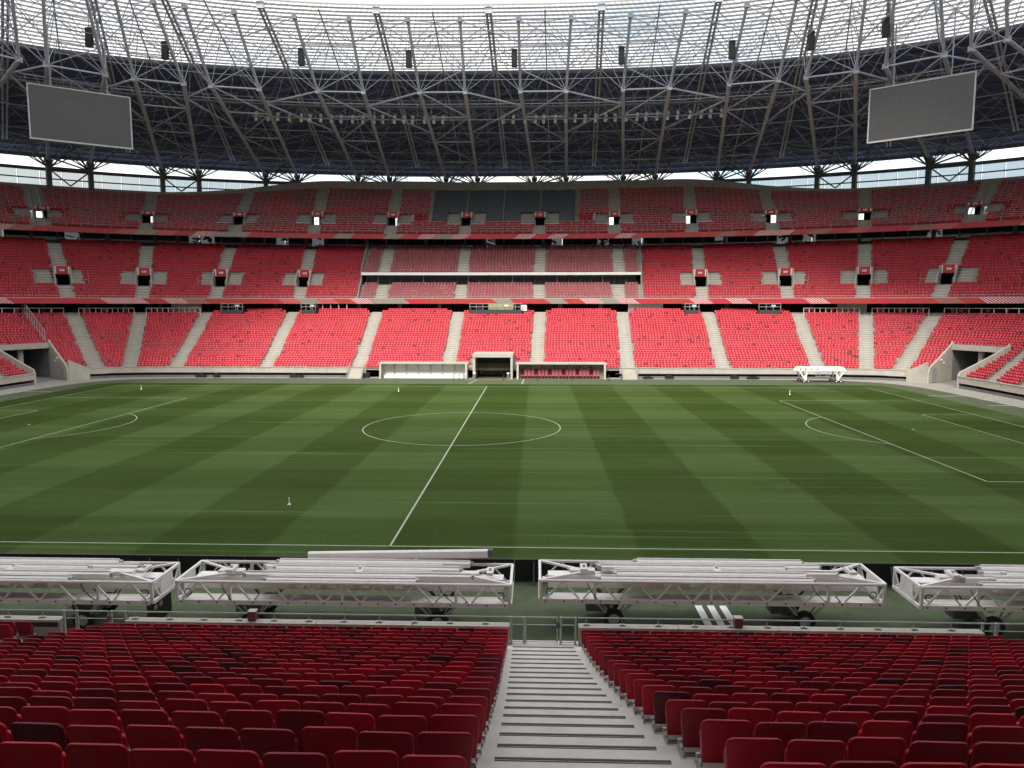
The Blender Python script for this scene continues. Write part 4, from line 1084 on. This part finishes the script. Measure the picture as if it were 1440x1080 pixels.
# video screens
for side in (-1,1):
    A,B=(np.array([-54.05,43.9]),np.array([-64.47,36.26])) if side<0 else (np.array([54.9,43.45]),np.array([65.25,35.45])); d=B-A; L=np.linalg.norm(d); d/=L; nn=np.array([-d[1],d[0]]); nn=nn if nn@A<0 else -nn
    tilt=.0
    c=V3((A+B)/2,38.5); e=empty('video_screen',c-np.array((0,0,4)),'large blank video screen hung under the roof '+('above the handrail-side corner' if side<0 else 'above the trolley-side corner'),'screen')
    mb=MB(); mb.obox(c-V3(nn*.45,0),V3(d*L/2,0),V3(nn*.4,0),(0,0,3.72)); mb.build('cabinet',M['steel_dark'],e)
    nx,nz=10,6
    for ix in range(nx):
        for iz in range(nz):
            w_,h_=(L-.24)/nx,7.28/nz; q=c+V3(d*((ix+.5)*w_-(L-.24)/2)+nn*rng.uniform(-.004,.004),(iz+.5)*h_-3.64)
            mb=MB(); mb.obox(q,V3(d*(w_/2-.004),0),V3(nn*.03,0),(0,0,h_/2-.004)); mb.build('display_module',M['screen'],e)
    for s in (-1,1):
        mb=MB(); mb.obox(c+V3(d*s*(L/2-.04),0),V3(d*.09,0),V3(nn*.08,0),(0,0,3.72)); mb.build('frame_edge',M['frame'],e)
        mb=MB(); mb.obox(c+np.array((0,0,s*3.72)),V3(d*(L/2+.05),0),V3(nn*.12,0),(0,0,.10)); mb.build('frame_edge',M['frame'],e)
    for q in (-.55,.55):
        mb=MB(); p=c+V3(d*q*L/2-nn*.5,0); mb.tube(p+np.array((0,0,3.55)),V3(p[:2],roofz(p[:2])-.4),.10,6); mb.build('hanger',M['steel'],e)

# ================================================================== pitch-side on the far touchline
# players tunnel
tn=empty('players_tunnel',(0,46,0),'white framed players tunnel mouth with dark glass doors','tunnel')
ty0=44.4
mb=MB(); 
mb.box(-2.85,-2.5,ty0,50.2,0,3.62); mb.build('side_wall',M['concrete_light'],tn)
mb=MB(); mb.box(2.95,3.28,ty0,50.2,0,3.62); mb.build('side_wall',M['concrete_light'],tn)
mb=MB(); mb.box(-2.9,3.33,ty0-.05,50.2,3.36,3.9); mb.build('lintel',M['concrete_light'],tn)
mb=MB(); mb.box(-2.5,2.95,49.6,49.7,0,3.36); mb.build('back_wall',M['dark'],tn)
for i in range(5):
    mb=MB(); x=-2.3+i*1.02; mb.box(x,x+.96,48.9,48.94,.1,2.9); mb.build('glass_door',M['glass'],tn)
    mb=MB(); mb.box(x-.04,x+.02,48.84,48.97,.02,3.0); mb.build('door_frame',M['steel_dark'],tn)
mb=MB(); mb.box(-2.55,2.75,44.5,49.6,.012,.03); mb.build('floor_mat',M['turf'],tn)
mb=MB(); mb.box(-3.6,3.4,43.5,44.3,.008,.02); o=mb.build('entrance_mat',M['orange']); tag(o,'orange brown mat across the mouth of the players tunnel','mat')
# dugouts
def dugout(x0,x1,seats,label):
    e=empty('team_dugout',((x0+x1)/2,44.6,0),label,'dugout'); n=7; yb=46.3; yf=44.75
    mb=MB(); mb.box(x0,x1,yb-.1,yb,0,2.3); mb.build('back_panel',M['white'] if not seats else M['concrete'],e)
    for x in (x0-.05,x1+.05):
        mb=MB(); mb.prism([(yf-.5,0),(yb,0),(yb,2.35),(yf-.2,2.3)],(x,0,0),(0,1,0),(0,0,1),(1,0,0),.28); mb.build('end_wall',M['concrete_light'],e)
    mb=MB(); mb.obox(((x0+x1)/2,(yf+yb)/2+.05,2.40),((x1-x0)/2+.35,0,0),(0,.95,.02),(0,0,.09)); mb.build('canopy',M['concrete_light'],e)
    for i in range(1,n):
        x=x0+(x1-x0)*i/n
        mb=MB(); mb.box(x-.05,x+.05,yb-.35,yb-.1,0,2.28); mb.bar((x,yf-.1,2.25),(x,yb-.2,1.6),.07,.07); mb.build('rib',M['frame'] if not seats else M['steel_dark'],e)
    if not seats:
        mb=MB(); mb.box(x0+.3,x1-.3,yb-1.0,yb-.12,.02,.5); mb.build('bench_plinth',M['white'],e)
        mb=MB(); mb.box(x0+.25,x1-.25,yb-.30,yb-.13,.9,1.0); mb.build('back_ledge',M['frame'],e)
    return e
dugout(-17.2,-3.95,False,'white empty team dugout with ribbed shell beside the players tunnel')
dg=dugout(4.1,17.4,True,'team dugout holding a row of maroon padded seats beside the players tunnel')
for i in range(23):
    x=4.75+i*.535
    e=empty('dugout_seat',(x,45.6,0),'maroon high backed padded seat in the dugout row','seat','maroon seats in the dugout')
    mb=MB(); mb.prism([(-.21,.55),(.21,.55),(.22,1.15),(.14,1.5),(-.14,1.5),(-.22,1.15)],(x,45.85,0),(1,0,0),(0,0,1),(0,1,0),.14); mb.build('backrest',M['vip_seat'][0] if i%4 else M['seat'][3],e)
    mb=MB(); mb.box(x-.22,x+.22,45.2,45.8,.42,.58); mb.build('seat',M['vip_seat'][0],e)
    mb=MB(); mb.box(x-.15,x+.15,45.3,45.75,.0,.42); mb.build('base',M['seat'][3],e)
# stadium steps beside the dugouts
for s in (-1,1):
    e=empty('pitch_steps',(s*21.3,45.4,0),'short steps from the turf to the lower tier aisle, '+('beside the white dugout' if s<0 else 'beside the dugout with maroon seats'),'steps')
    for k in range(6):
        mb=MB(); mb.box(s*21.3-1.1,s*21.3+1.1,44.2+.33*k,46.3,.2*k,.2*(k+1)-.004); mb.build('step',M['concrete_light'],e)
    for q in (-1,1): rail_run([(s*21.3+q*1.15,44.3,.1),(s*21.3+q*1.15,46.2,1.2)],.95,e,'handrail',3,.04,1)
# low posts on the turf in front of the tunnel
for x,y in ((-5.6,42.5),(-4.9,43.4),(-4.3,44.0),(2.0,42.2),(7.2,42.6),(12.4,42.4),(17.9,42.7),(19.9,43.2)):
    e=empty('barrier_post',(x,y,0),'thin dark barrier post on the turf before the dugouts','post','barrier posts by the dugouts')
    mb=MB(); mb.tube((x,y,0),(x,y,.95),.05,6,caps=True); mb.build('post',M['steel_post'],e); mb=MB(); mb.tube((x,y,0),(x,y,.04),.18,10,caps=True); mb.build('foot',M['steel_post'],e)
# bollard lamps either side of the tunnel
for x in (-2.6,2.6):
    e=empty('tunnel_bin',(x,44.1,0),'small white topped box at the edge of the players tunnel','box','boxes beside the tunnel')
    mb=MB(); mb.box(x-.17,x+.17,43.95,44.25,0,.85); mb.build('body',M['concrete_dark'],e); mb=MB(); mb.box(x-.19,x+.19,43.93,44.27,.85,1.05); mb.build('top',M['white'],e)
# marker poles on the grass
for x,y,h,lab in ((-7.2,-27.0,.42,'small white marker pole on the grass alone on the near wing'),(-11.3,28.0,.5,'small white marker pole on the grass past the centre circle'),(39.2,26.0,.6,'small white marker pole on the grass by the right angle of the trolley-side penalty box'),(-46.5,29.0,.6,'small white marker pole on the grass by the handrail-side penalty box')):
    e=empty('marker_pole',(x,y,.006),lab,'marker')
    mb=MB(); mb.tube((x,y,.006),(x,y,h),.035,6,caps=True); mb.build('pole',M['white'],e); mb=MB(); mb.tube((x,y,.006),(x,y,.09),.11,10,r2=.05,caps=True); mb.build('base',M['white'],e)
# clutter at the wall foot
for x,w_,h_ in ((-46,1.6,.5),(-43.5,.9,.55),(-31.2,1.2,.5),(-30,.7,.35),(-19.8,1.2,.6),(27.5,1.3,.45),(24.2,1.6,.25),(37.5,1.2,.5),(40.3,1.8,.3)):
    y=Flow.px(x)[1]-.75; mb=MB(); mb.box(x-w_/2,x+w_/2,y-.25,y+.25,.012,h_); mb.box(x-w_/2*.7,x+w_/2*.5,y-.22,y+.22,h_+.002,h_+.12)
    o=mb.build('equipment_box',M['black']); tag(o,'small dark equipment box against the foot of the pitch wall','box','equipment boxes along the pitch wall')

# ================================================================== NEAR SIDE
# perimeter board seen from behind
for i in range(17):
    x=-30+i*4.0
    e=empty('perimeter_board',(x+2,-38.2,0),'black advertising board seen from behind along the near touchline','advertising board','advertising boards along the near touchline')
    mb=MB(); mb.box(x+.015,x+3.985,-38.25,-38.13,.04,.95); mb.build('panel',M['black'],e)
    for q in (.8,2.0,3.2):
        mb=MB(); mb.bar((x+q,-38.26,.85),(x+q,-38.62,.02),.05,.05); mb.bar((x+q,-38.26,.03),(x+q,-38.7,.03),.06,.04); mb.build('prop',M['steel_dark'],e)
# lighting trolleys
def rig(x0,x1,y0,y1,label,raise_bar=None,ang=0,box_end=None,seed=0):
    rg=random.Random(seed); L=x1-x0; zt,zb=1.80,1.10; cx,cy=(x0+x1)/2,(y0+y1)/2; ca,sa=math.cos(R(ang)),math.sin(R(ang))
    def P(x,y,z): dx,dy=x-cx,y-cy; return np.array((cx+dx*ca-dy*sa,cy+dx*sa+dy*ca,z))
    e=empty('lighting_trolley',(cx,cy,0),label,'lighting trolley','grow light trolleys parked along the near touchline')
    for y,nm in ((y0,'front_truss'),(y1,'rear_truss')):
        mb=MB(); mb.tube(P(x0,y,zt),P(x1,y,zt),.055,8,caps=True); mb.bar(P(x0+.1,y,zb),P(x1-.1,y,zb),.16,.16)
        t=mb.build(nm,M['pinkwhite'],e); n=int(L/.66); n+=n%2
        for i in range(n):
            a,b=x0+.15+(L-.3)*i/n,x0+.15+(L-.3)*(i+1)/n; mb=MB()
            mb.bar(P(a,y,zb if i%2==0 else zt),P(b,y,zt if i%2==0 else zb),.055,.055); mb.build('diagonal',M['pinkwhite'],t)
        for q in (0,.16,.5,.84,1):
            mb=MB(); mb.bar(P(x0+.03+(L-.06)*q,y,zb),P(x0+.03+(L-.06)*q,y,zt),.09,.09); mb.build('upright',M['pinkwhite'],t)
        mb=MB()
        for i in range(n+1):
            x=x0+.2+(L-.4)*i/n; mb.obox(P(x,y-.085,zb+.01),(.028,0,0),(0,.008,0),(0,0,.028))
        mb.build('bolts',M['steel_dark'],t)
    for x,s in ((x0,1),(x1,-1)):
        mb=MB(); mb.bar(P(x,y0,zt),P(x,y1,zt),.09,.09); mb.bar(P(x,y0,zb),P(x,y1,zb),.09,.12)
        fr=mb.build('end_frame',M['white'],e)
        mb=MB(); ym=(y0+y1)/2
        mb.bar(P(x,y0,zt),P(x,y0+.5,zb),.05,.05); mb.bar(P(x,y0+.5,zb),P(x,y0+.9,zt),.05,.05); mb.bar(P(x,y1,zt),P(x,y1-.5,zb),.05,.05); mb.bar(P(x,y1-.5,zb),P(x,y1-.9,zt),.05,.05)
        mb.obox(P(x,ym,(zt+zb)/2),(.02,0,0),(0,.42,0),(0,0,(zt-zb)/2)); mb.build('end_plate',M['white'],fr)
        mb=MB(); mb.bar(P(x+s*.05,y0+.05,zt+.02),P(x+s*1.7,ym,zt-.02),.09,.07); mb.bar(P(x+s*.05,y1-.05,zt+.02),P(x+s*1.7,ym+.05,zt-.02),.09,.07); mb.build('corner_brace',M['white'],fr)
        mb=MB()
        for k in range(6):
            t=2*math.pi*k/6; t2=2*math.pi*(k+1)/6; c=P(x+s*.35,y0+.12,zb+.28); mb.tube(c+np.array((.13*math.cos(t),0,.13*math.sin(t))),c+np.array((.13*math.cos(t2),0,.13*math.sin(t2))),.018,5)
        mb.build('cable_loop',M['tyre'],fr)
    # folded lamp booms: long stacked reflector bars of unequal length
    ys=np.linspace(y0+.22,y1-.15,6)
    for k,y in enumerate(ys):
        a=x0+rg.uniform(2.2,3.6)+(0 if k%2 else -.4); b=x1-rg.uniform(1.2,3.4)
        zz=zt+.02+.055*(k%2)
        mb=MB(); mb.prism([(-.155,-.10),(.155,-.10),(.12,.05),(.04,.09),(-.04,.09),(-.12,.05)],P((a+b)/2,y,zz),(-sa,ca,0),(0,0,1),(ca,sa,0),b-a); bo=mb.build('lamp_boom',M['white'],e)
        mb=MB(); mb.bar(P(a,y,zz+.11),P(b,y,zz+.11),.05,.05); mb.build('boom_spine',M['pinkwhite'],bo)
        for q in np.linspace(a+.6,b-.6,8):
            if k<2: 
                mb=MB(); mb.obox(P(q,y,zz-.17),(.14,0,0),(0,.10,0),(0,0,.06)); mb.build('lamp',M['white'],bo)
        mb=MB(); mb.obox(P(a-.07,y,zz),(.07,0,0),(0,.07,0),(0,0,.07)); mb.build('end_cap',M['galv'],bo); mb=MB(); mb.obox(P(b+.05,y,zz),(.05,0,0),(0,.07,0),(0,0,.07)); mb.build('end_cap',M['galv'],bo)
    for q,dr in ((.18,.55),(.83,.4)):
        xx=x0+L*q; pts=[P(xx-.5,y0+.02,zt-.02)]
        for t in np.linspace(.1,1,9): pts.append(P(xx-.5+1.0*t,y0-.06,zt-.1-dr*math.sin(math.pi*t*.8)-.25*t))
        mb=MB(); mb.path(pts,.016,5); mb.build('cable',M['tyre'],e)
    # inner deck beams and gear boxes
    mb=MB(); mb.bar(P(x0+.3,(y0+y1)/2+.1,1.45),P(x1-.3,(y0+y1)/2+.1,1.45),.5,.45); mb.build('spine_beam',M['white'],e)
    mb=MB(); mb.bar(P(x0+.3,y0+.35,1.12),P(x1-.3,y0+.35,1.12),.4,.08); mb.build('tray',M['pinkwhite'],e)
    for q in (.13,.86):
        mb=MB(); mb.obox(P(x0+L*q,(y0+y1)/2+.1,1.74),(.45,0,0),(0,.16,0),(0,0,.10)); mb.build('control_box',M['pinkwhite'],e)
    for q in (.10,.5,.9):
        c=P(x0+L*q+.4,y0+1.0,zt+.12); mb=MB(); mb.obox(c,(.12,0,0),(0,.3,0),(0,0,.05)); mb.obox(c+np.array((0,0,.08)),(.05,0,0),(0,.06,0),(0,0,.06)); mb.build('boom_clamp',M['pinkwhite'],e)
    if raise_bar:
        a,b,za,zb_=raise_bar
        d=np.array((b-a,0,zb_-za)); 
        mb=MB(); mb.prism([(-.15,-.15),(.15,-.15),(.11,.08),(.04,.12),(-.04,.12),(-.11,.08)],P((a+b)/2,y1+.12,(za+zb_)/2),(0,1,0),np.array((-(zb_-za),0,b-a))/np.hypot(b-a,zb_-za),d/np.linalg.norm(d),np.linalg.norm(d)); bo=mb.build('raised_boom',M['white'],e)
        mb=MB(); mb.obox(P(b+.09,y1+.12,zb_),(.09,0,0),(0,.1,0),(0,0,.12)); mb.build('motor',M['steel_dark'],bo)
        for q in (.25,.6): 
            x=a+(b-a)*q; mb=MB(); mb.bar(P(x,y1+.1,zt),P(x,y1+.1,za+(zb_-za)*q-.15),.08,.08); mb.build('boom_stay',M['white'],bo)
    # legs, axles and wheels
    for q in (.22,.78):
        xw=x0+L*q; 
        for s in (-1,1):
            yw=(y0+y1)/2+s*.75
            mb=MB(); 
            for dx in (-.75,.75): mb.tube(P(xw+dx,(y0+.15 if s<0 else y1-.15),zb),P(xw+dx*.12,yw,.38),.045,6); mb.tube(P(xw+dx*.75,(y0+.4 if s<0 else y1-.4),zb),P(xw+dx*.05,yw,.38),.035,6)
            mb.build('leg',M['galv'] if s<0 else M['steel_dark'],e)
            mb=MB(); c=P(xw,yw,.36); ax=np.array((sa,-ca,0))
            rr_=[(.10,.20),(.12,.33),(.08,.36),(-.08,.36),(-.12,.33),(-.10,.20)]
            N=20; vs_=[]
            for i in range(N):
                t=2*math.pi*i/N; rd=np.array((ca*math.cos(t),sa*math.cos(t),math.sin(t)))
                for w_,r_ in rr_: vs_.append(c+ax*w_+rd*r_)
            k=len(rr_); mb.add(vs_,[(i*k+j,((i+1)%N)*k+j,((i+1)%N)*k+(j+1)%k,i*k+(j+1)%k) for i in range(N) for j in range(k)])
            wh=mb.build('wheel',M['tyre'],e,smooth=False)
            mb=MB(); mb.tube(c-ax*.08,c+ax*.08,.2,14,caps=True); mb.build('rim',M['galv'],wh)
        mb=MB(); mb.bar(P(xw,(y0+y1)/2-.75,.36),P(xw,(y0+y1)/2+.75,.36),.1,.1); mb.obox(P(xw-.5,(y0+y1)/2+.3,.45),(.42,0,0),(0,.3,0),(0,0,.16)); mb.build('axle',M['steel_dark'],e)
    if box_end is not None:
        mb=MB(); mb.obox(P(box_end,y0+.75,.62),(.05,0,0),(0,.75,0),(0,0,.47)); bx=mb.build('switch_panel',M['black'],e)
        for yy in (.4,.75):
            mb=MB(); mb.obox(P(box_end+.06*(1 if box_end>cx else -1),y0+yy,.75),(.006,0,0),(0,.1,0),(0,0,.08)); mb.build('label_plate',M['frame'],bx)
    return e
rig(-18.3,-6.35,-43.35,-41.45,'white grow light trolley with a black switch panel hanging from its end',box_end=-6.55,seed=1)
rig(-5.6,6.02,-43.2,-41.2,'white grow light trolley with one boom raised above its rear truss',raise_bar=(-1.6,5.1,2.05,2.22),seed=2)
rig(7.02,18.85,-42.72,-40.75,'white grow light trolley parked over three painted stripes',seed=3)
rig(19.95,31.8,-42.9,-41.05,'white grow light trolley beyond the one over the painted stripes',seed=4)
def far_rig():
    x0,x1,y0,y1=45.2,52.4,40.6,42.4; e=empty('lighting_trolley',((x0+x1)/2,41.5,0),'short white lighting trolley on two wheeled legs by the far wall','lighting trolley')
    mb=MB(); mb.prism([(0,1.72),(x1-x0,1.72),(x1-x0-.45,2.32),(.45,2.32)],(x0,(y0+y1)/2,0),(1,0,0),(0,0,1),(0,1,0),1.7); b=mb.build('lamp_housing',M['white'],e)
    for q in (.5,1.2,2.1,3.0): 
        mb=MB(); mb.obox((x0+q,(y0+y1)/2-.87,2.0),(.09,0,0),(0,.02,0),(0,0,.1)); mb.build('vent',M['steel_dark'],b)
    for xw,s in ((46.5,1),(51.2,-1)):
        mb=MB()
        for dx in (-.9*s,.25*s): 
            for yy in (y0+.2,y1-.2): mb.bar((xw+dx,yy,1.72),(xw,yy,.32),.16,.16)
        mb.bar((xw,y0,.34),(xw,y1,.34),.14,.14); mb.obox((xw,y0+.2,.7),(.17,0,0),(0,.12,0),(0,0,.45)); mb.build('leg',M['white'],e)
        for yy in (y0-.08,y1+.08):
            for dx in (-.32,.32):
                mb=MB(); mb.tube((xw+dx,yy-.1,.24),(xw+dx,yy+.1,.24),.24,14,caps=True); w_=mb.build('wheel',M['tyre'],e); mb=MB(); mb.tube((xw+dx,yy-.12,.24),(xw+dx,yy+.12,.24),.1,10,caps=True); mb.build('rim',M['white'],w_)
    mb=MB(); 
    for z in (.95,1.3,1.6): mb.path([(48.0,y0+.1,z),(50.0,y0+.1,z)],.04)
    for x in (48.0,48.6,49.6,50.0): mb.tube((x,y0+.1,.9),(x,y0+.1,1.72),.04)
    mb.build('basket',M['galv'],e)
far_rig()

# ---- near stand: front wall, gate, rail, stairs
GAX=[-6.95,7.12,21.35]
nw=empty('near_front_wall',(0,-45.6,0),'low concrete wall with a steel rail at the foot of the near stand','wall')
segs=[(-21,-7.98),(-5.92,6.08),(8.18,20.33),(22.4,36)]
for a,b in segs:
    n=max(1,int((b-a)/3)); 
    for i in range(n):
        x0_,x1_=a+(b-a)*i/n+.008,a+(b-a)*(i+1)/n-.008
        mb=MB(); mb.box(x0_,x1_,-45.78,-45.58,0,1.47); mb.box(x0_,x1_,-45.84,-45.54,1.472,1.545); mb.build('wall_panel',M['concrete_light'],nw)
    mb=MB(); mb.tube((a,-45.62,1.76),(b,-45.62,1.76),.022,8,caps=True)
    for x in np.arange(a+.25,b,1.1): mb.tube((x,-45.66,1.56),(x,-45.62,1.76),.016,6); mb.obox((x,-45.66,1.575),(.09,0,0),(0,.05,0),(0,0,.014))
    mb.build('rail',M['galv'],nw)
    for sx in ((b-1.15,) if a<0 else (a+.08,)) if (a,b)!=segs[3] else ():
        mb=MB(); mb.box(sx,sx+1.05,-45.80,-45.783,1.30,1.45); pl=mb.build('row_plate',M['black'],nw)
        mb=MB(); mb.obox((sx+.1,-45.803,1.375),(.035,0,0),(0,.002,0),(0,0,.035)); mb.build('emblem',M['redsign'],pl)
    if (a,b)==segs[0]:
        mb=MB(); mb.box(a+9.5,a+10.9,-45.80,-45.783,1.2,1.45); mb.build('row_plate',M['red_box'],nw)
for x in (-1.95,13.05,.0-14.2):
    e=empty('rail_box',(x,-45.65,1.56),'reddish brown box fixed to the rail of the near wall','box','boxes on the near rail')
    mb=MB(); mb.box(x-.12,x+.12,-45.74,-45.52,1.562,1.84); mb.build('body',M['red_box'],e); mb=MB(); mb.box(x-.13,x+.13,-45.75,-45.51,1.842,1.865); mb.build('lid',M['concrete_light'],e)
mb=MB(); mb.box(-30,40,-46.4,-45.45,-.02,.93); struct(mb.build('front_walkway',M['stair']))
for gi,gx in enumerate(GAX):
    e=empty('gate',(gx,-45.7,.93),['grey steel gate in the near wall beside the switch panel trolley','grey steel gate at the foot of the concrete stairway','grey steel gate in the near wall beyond the painted stripes'][gi],'gate')
    z0,z1=.96,1.78; xs=(gx-1.0,gx-.55,gx+.42,gx+.98)
    def fr(xa,xb,name,post):
        mb=MB(); r=.022
        mb.path([(xa,-45.66,z0),(xa,-45.66,z1),(xb,-45.66,z1),(xb,-45.66,z0)],r,8); mb.tube((xa,-45.66,z1-.24),(xb,-45.66,z1-.24),.014,6); mb.tube((xa,-45.66,z0+.03),(xb,-45.66,z0+.03),.02,6)
        return mb.build(name,M['galv'],e)
    fr(xs[0],xs[1]-.05,'side_panel',1); lf=fr(xs[1],xs[2],'gate_leaf',0); fr(xs[2]+.1,xs[3],'side_panel',1)
    mb=MB(); 
    for x in (xs[0],xs[1]-.05,xs[2]+.1,xs[3]): mb.obox((x,-45.66,1.37),(.03,0,0),(0,.03,0),(0,0,.43))
    mb.build('post',M['galv'],e); mb=MB(); mb.obox((xs[2]+.03,-45.69,1.55),(.06,0,0),(0,.03,0),(0,0,.09)); mb.build('latch',M['steel_dark'],lf)
# stairway in front of the camera: treads with double dark nosing strips
def near_y(i): return -46.4-.8*i
def ax_x(gx,i): return gx+(.0145*i)*(1 if gx>0 else -1)
stw=empty('stairway',(7.12,-46.4,.93),'wide pale concrete stairway with dark nosing strips between the red seat blocks','stairway')
for i in range(26):
    y=near_y(i); z=zlow(i); x=ax_x(7.12,i); mb=MB()
    mb.box(x-1.14,x+1.14,y-.80,y+.002,z-.25,z+.004); st=mb.build('step',M['stair'],stw)
    mb=MB()
    for d,hw in ((.045,.017),(.085,.006)): mb.box(x-.93,x+.90,y-d-hw,y-d+hw,z+.0045,z+.009)
    mb.build('nosing_strip',M['strip'],st)

# ================================================================== NEAR SEATS
def rounded_panel(w0,w1,h,r,th,curve,lean,ny=0):
    """tapered panel with rounded top corners; returns verts, faces. local: x right, y back, z up from 0"""
    k=5; out=[]
    out.append((-w0/2+.02,0)); 
    def edge(z): return w0/2+(w1/2-w0/2)*z/h
    for i in range(k+1):
        t=math.pi-(math.pi/2)*i/k; out.append((-(w1/2)+r+r*math.cos(t),h-r+r*math.sin(t)))
    for i in range(k+1):
        t=math.pi/2-(math.pi/2)*i/k; out.append(((w1/2)-r+r*math.cos(t),h-r+r*math.sin(t)))
    out.append((w0/2-.02,0))
    n=len(out); V=[];F=[]
    cxm=0; czm=h/2
    layers=[(.0,.010),(.004,.003),(.010,0),(th-.010,0),(th-.003,.003),(th,.010)]
    def yy(x,z): return curve*(x/(w1/2))**2*-1+lean*z/h
    for (d,ins) in layers:
        for x,z in out:
            sx=x*(1-ins/(w1/2)); sz=czm+(z-czm)*(1-ins/(h/2)); V.append((sx,yy(sx,sz)+th/2-d,sz))
    L=len(layers)
    for l in range(L-1):
        for i in range(n): j=(i+1)%n; F.append((l*n+i,l*n+j,(l+1)*n+j,(l+1)*n+i))
    # caps split in strips so the curve reads
    for l,rev in ((0,False),(L-1,True)):
        a,b=0,n-1
        while b-a>2 or b-a==2 or b-a==1:
            if b-a==1: break
            if b-a==2: f=(l*n+a,l*n+a+1,l*n+b); 
            else: f=(l*n+a,l*n+a+1,l*n+b-1,l*n+b)
            F.append(f if rev else f[::-1]); a+=1;b-=1
    return V,F
def mesh_of(name,parts,m):
    mb=MB()
    for V,F,off in parts: mb.add([(x+off[0],y+off[1],z+off[2]) for x,y,z in V],F)
    me=bpy.data.meshes.new(name); me.from_pydata(mb.v,[],mb.f); me.materials.append(m); me.polygons.foreach_set('use_smooth',[True]*len(mb.f)); me.update(); return me
# seat faces +Y (the pitch), so its back points to -Y; local y measured towards the pitch
def flip(VF): V,F=VF; return [(x,-y,z) for x,y,z in V],[f[::-1] for f in F]
BV,BF=flip(rounded_panel(.43,.47,.49,.072,.036,.022,.10))
PV,PF=flip(rounded_panel(.40,.42,.33,.06,.05,.0,.05))
bk=MB()
for s in (-1,1):
    bk.obox((s*.20,.06,.35),(.012,0,0),(0,.07,0),(0,0,.025)); bk.obox((s*.19,-.10,.26),(.012,0,0),(0,.09,.0),(0,0,.018)); bk.obox((s*.19,-.17,.16),(.012,0,0),(0,.02,0),(0,0,.12)); bk.tube((s*.19,.09,.38),(s*.232,.09,.38),.024,8,caps=True)
bk.obox((0,-.03,.3),(.2,0,0),(0,.018,0),(0,0,.018))
BKV,BKF=bk.v,bk.f
ME={}
for i,m in enumerate(M['seat']):
    ME['b',i]=mesh_of('backrest',[(BV,BF,(0,0,.36))],m); ME['p',i]=mesh_of('seat_pan',[(PV,PF,(0,.10,.36))],m)
mebk=mesh_of('bracket',[(BKV,BKF,(0,0,0))],M['bracket']); mebk.polygons.foreach_set('use_smooth',[False]*len(mebk.polygons))
cands=[]
yaw,pit=-R(1.8805),-R(6.165); fwv=np.array([math.sin(yaw)*math.cos(pit),math.cos(yaw)*math.cos(pit),math.sin(pit)]); rv=np.array([math.cos(yaw),-math.sin(yaw),0]); uvv=np.cross(rv,fwv)
PIT=.4985
for i in range(22):
    y=near_y(i)-.60; z=zlow(i)+.004
    blocks=[]
    aL,a0,aR=ax_x(GAX[0],i),ax_x(GAX[1],i),ax_x(GAX[2],i)
    # counted outwards from the stairway
    for k in range(24): blocks.append((a0-1.02-PIT*(k+.5),'L',k))
    for k in range(24): blocks.append((a0+1.03+PIT*(k+.5),'R',k))
    for k in range(22): blocks.append((aL-1.05-PIT*(k+.5),'LL',k))
    for k in range(22): blocks.append((aR+1.05+PIT*(k+.5),'RR',k))
    for x,bl,k in blocks:
        if bl=='L' and x-.25<aL+.98: continue
        if bl=='R' and x+.25>aR-.98: continue
        d=np.array((x,y,z+.6))-CAM; dz=d@fwv
        if dz<1.2: continue
        px_=720+1023.6*(d@rv)/dz; py_=540-1023.6*(d@uvv)/dz
        inf= -40<px_<1480 and py_<1130
        cands.append((dz,x,y,z,bl,k,i,inf,px_,py_))
vis=sorted([c for c in cands if c[7] and -10<c[8]<1450 and c[9]<1105])
near300=set((c[4],c[5],c[6]) for c in vis[:300])
def shade(bl,k,i):
    h=random.Random(hash((len(bl),ord(bl[0]),k,i))&0xffff).random(); return 0 if h<.30 else 1 if h<.68 else 2 if h<.925 else 3
ORD=lambda n:f"{n}{'th' if 10<=n%100<=20 else {1:'st',2:'nd',3:'rd'}.get(n%10,'th')}"
CN=['bright red','crimson','deep red','dark maroon']
MV=MB(); MM=[]
for (dz,x,y,z,bl,k,i,inf,px_,py_) in cands:
    sh=shade(bl,k,i); jit=random.Random(k*131+i*17+len(bl)); rz=jit.uniform(-.03,.03); dx=jit.uniform(-.008,.008); lean=jit.uniform(-.035,.035)
    if (bl,k,i) in near300:
        side={'L':'halfway line','R':'painted stripes','LL':'far switch panel','RR':'far end'}[bl]
        e=bpy.data.objects.new('stadium_seat',None); e.empty_display_size=.1; COL.objects.link(e); e.location=(x+dx,y,z); e.rotation_euler=(lean,0,rz)
        tag(e,f'{CN[sh]} tip-up seat, {ORD(k+1)} from the stairway, {ORD(i+1)} row from the gate, {side} side','seat','red seats of the near stand')
        for nm,me in (('backrest',ME['b',sh]),('seat_pan',ME['p',sh]),('bracket',mebk)):
            o=bpy.data.objects.new(nm,me); COL.objects.link(o); o.parent=e
    else:
        if -500<px_<1940 and py_<1250:
            for V,F,off,mi_ in ((BV,BF,(0,0,.36),sh),(PV,PF,(0,.10,.36),sh),(BKV,BKF,(0,0,0),4)):
                c,s=math.cos(rz),math.sin(rz)
                MV.add([(x+dx+(a+off[0])*c-(b+off[1])*s,y+(a+off[0])*s+(b+off[1])*c,z+h+off[2]) for a,b,h in V],F,mi_)
o=MV.build('stadium_seats',M['seat']+[M['bracket']],smooth=True); stuff(o,'remaining red and maroon tip-up seats of the near stand down to the front wall','seats')
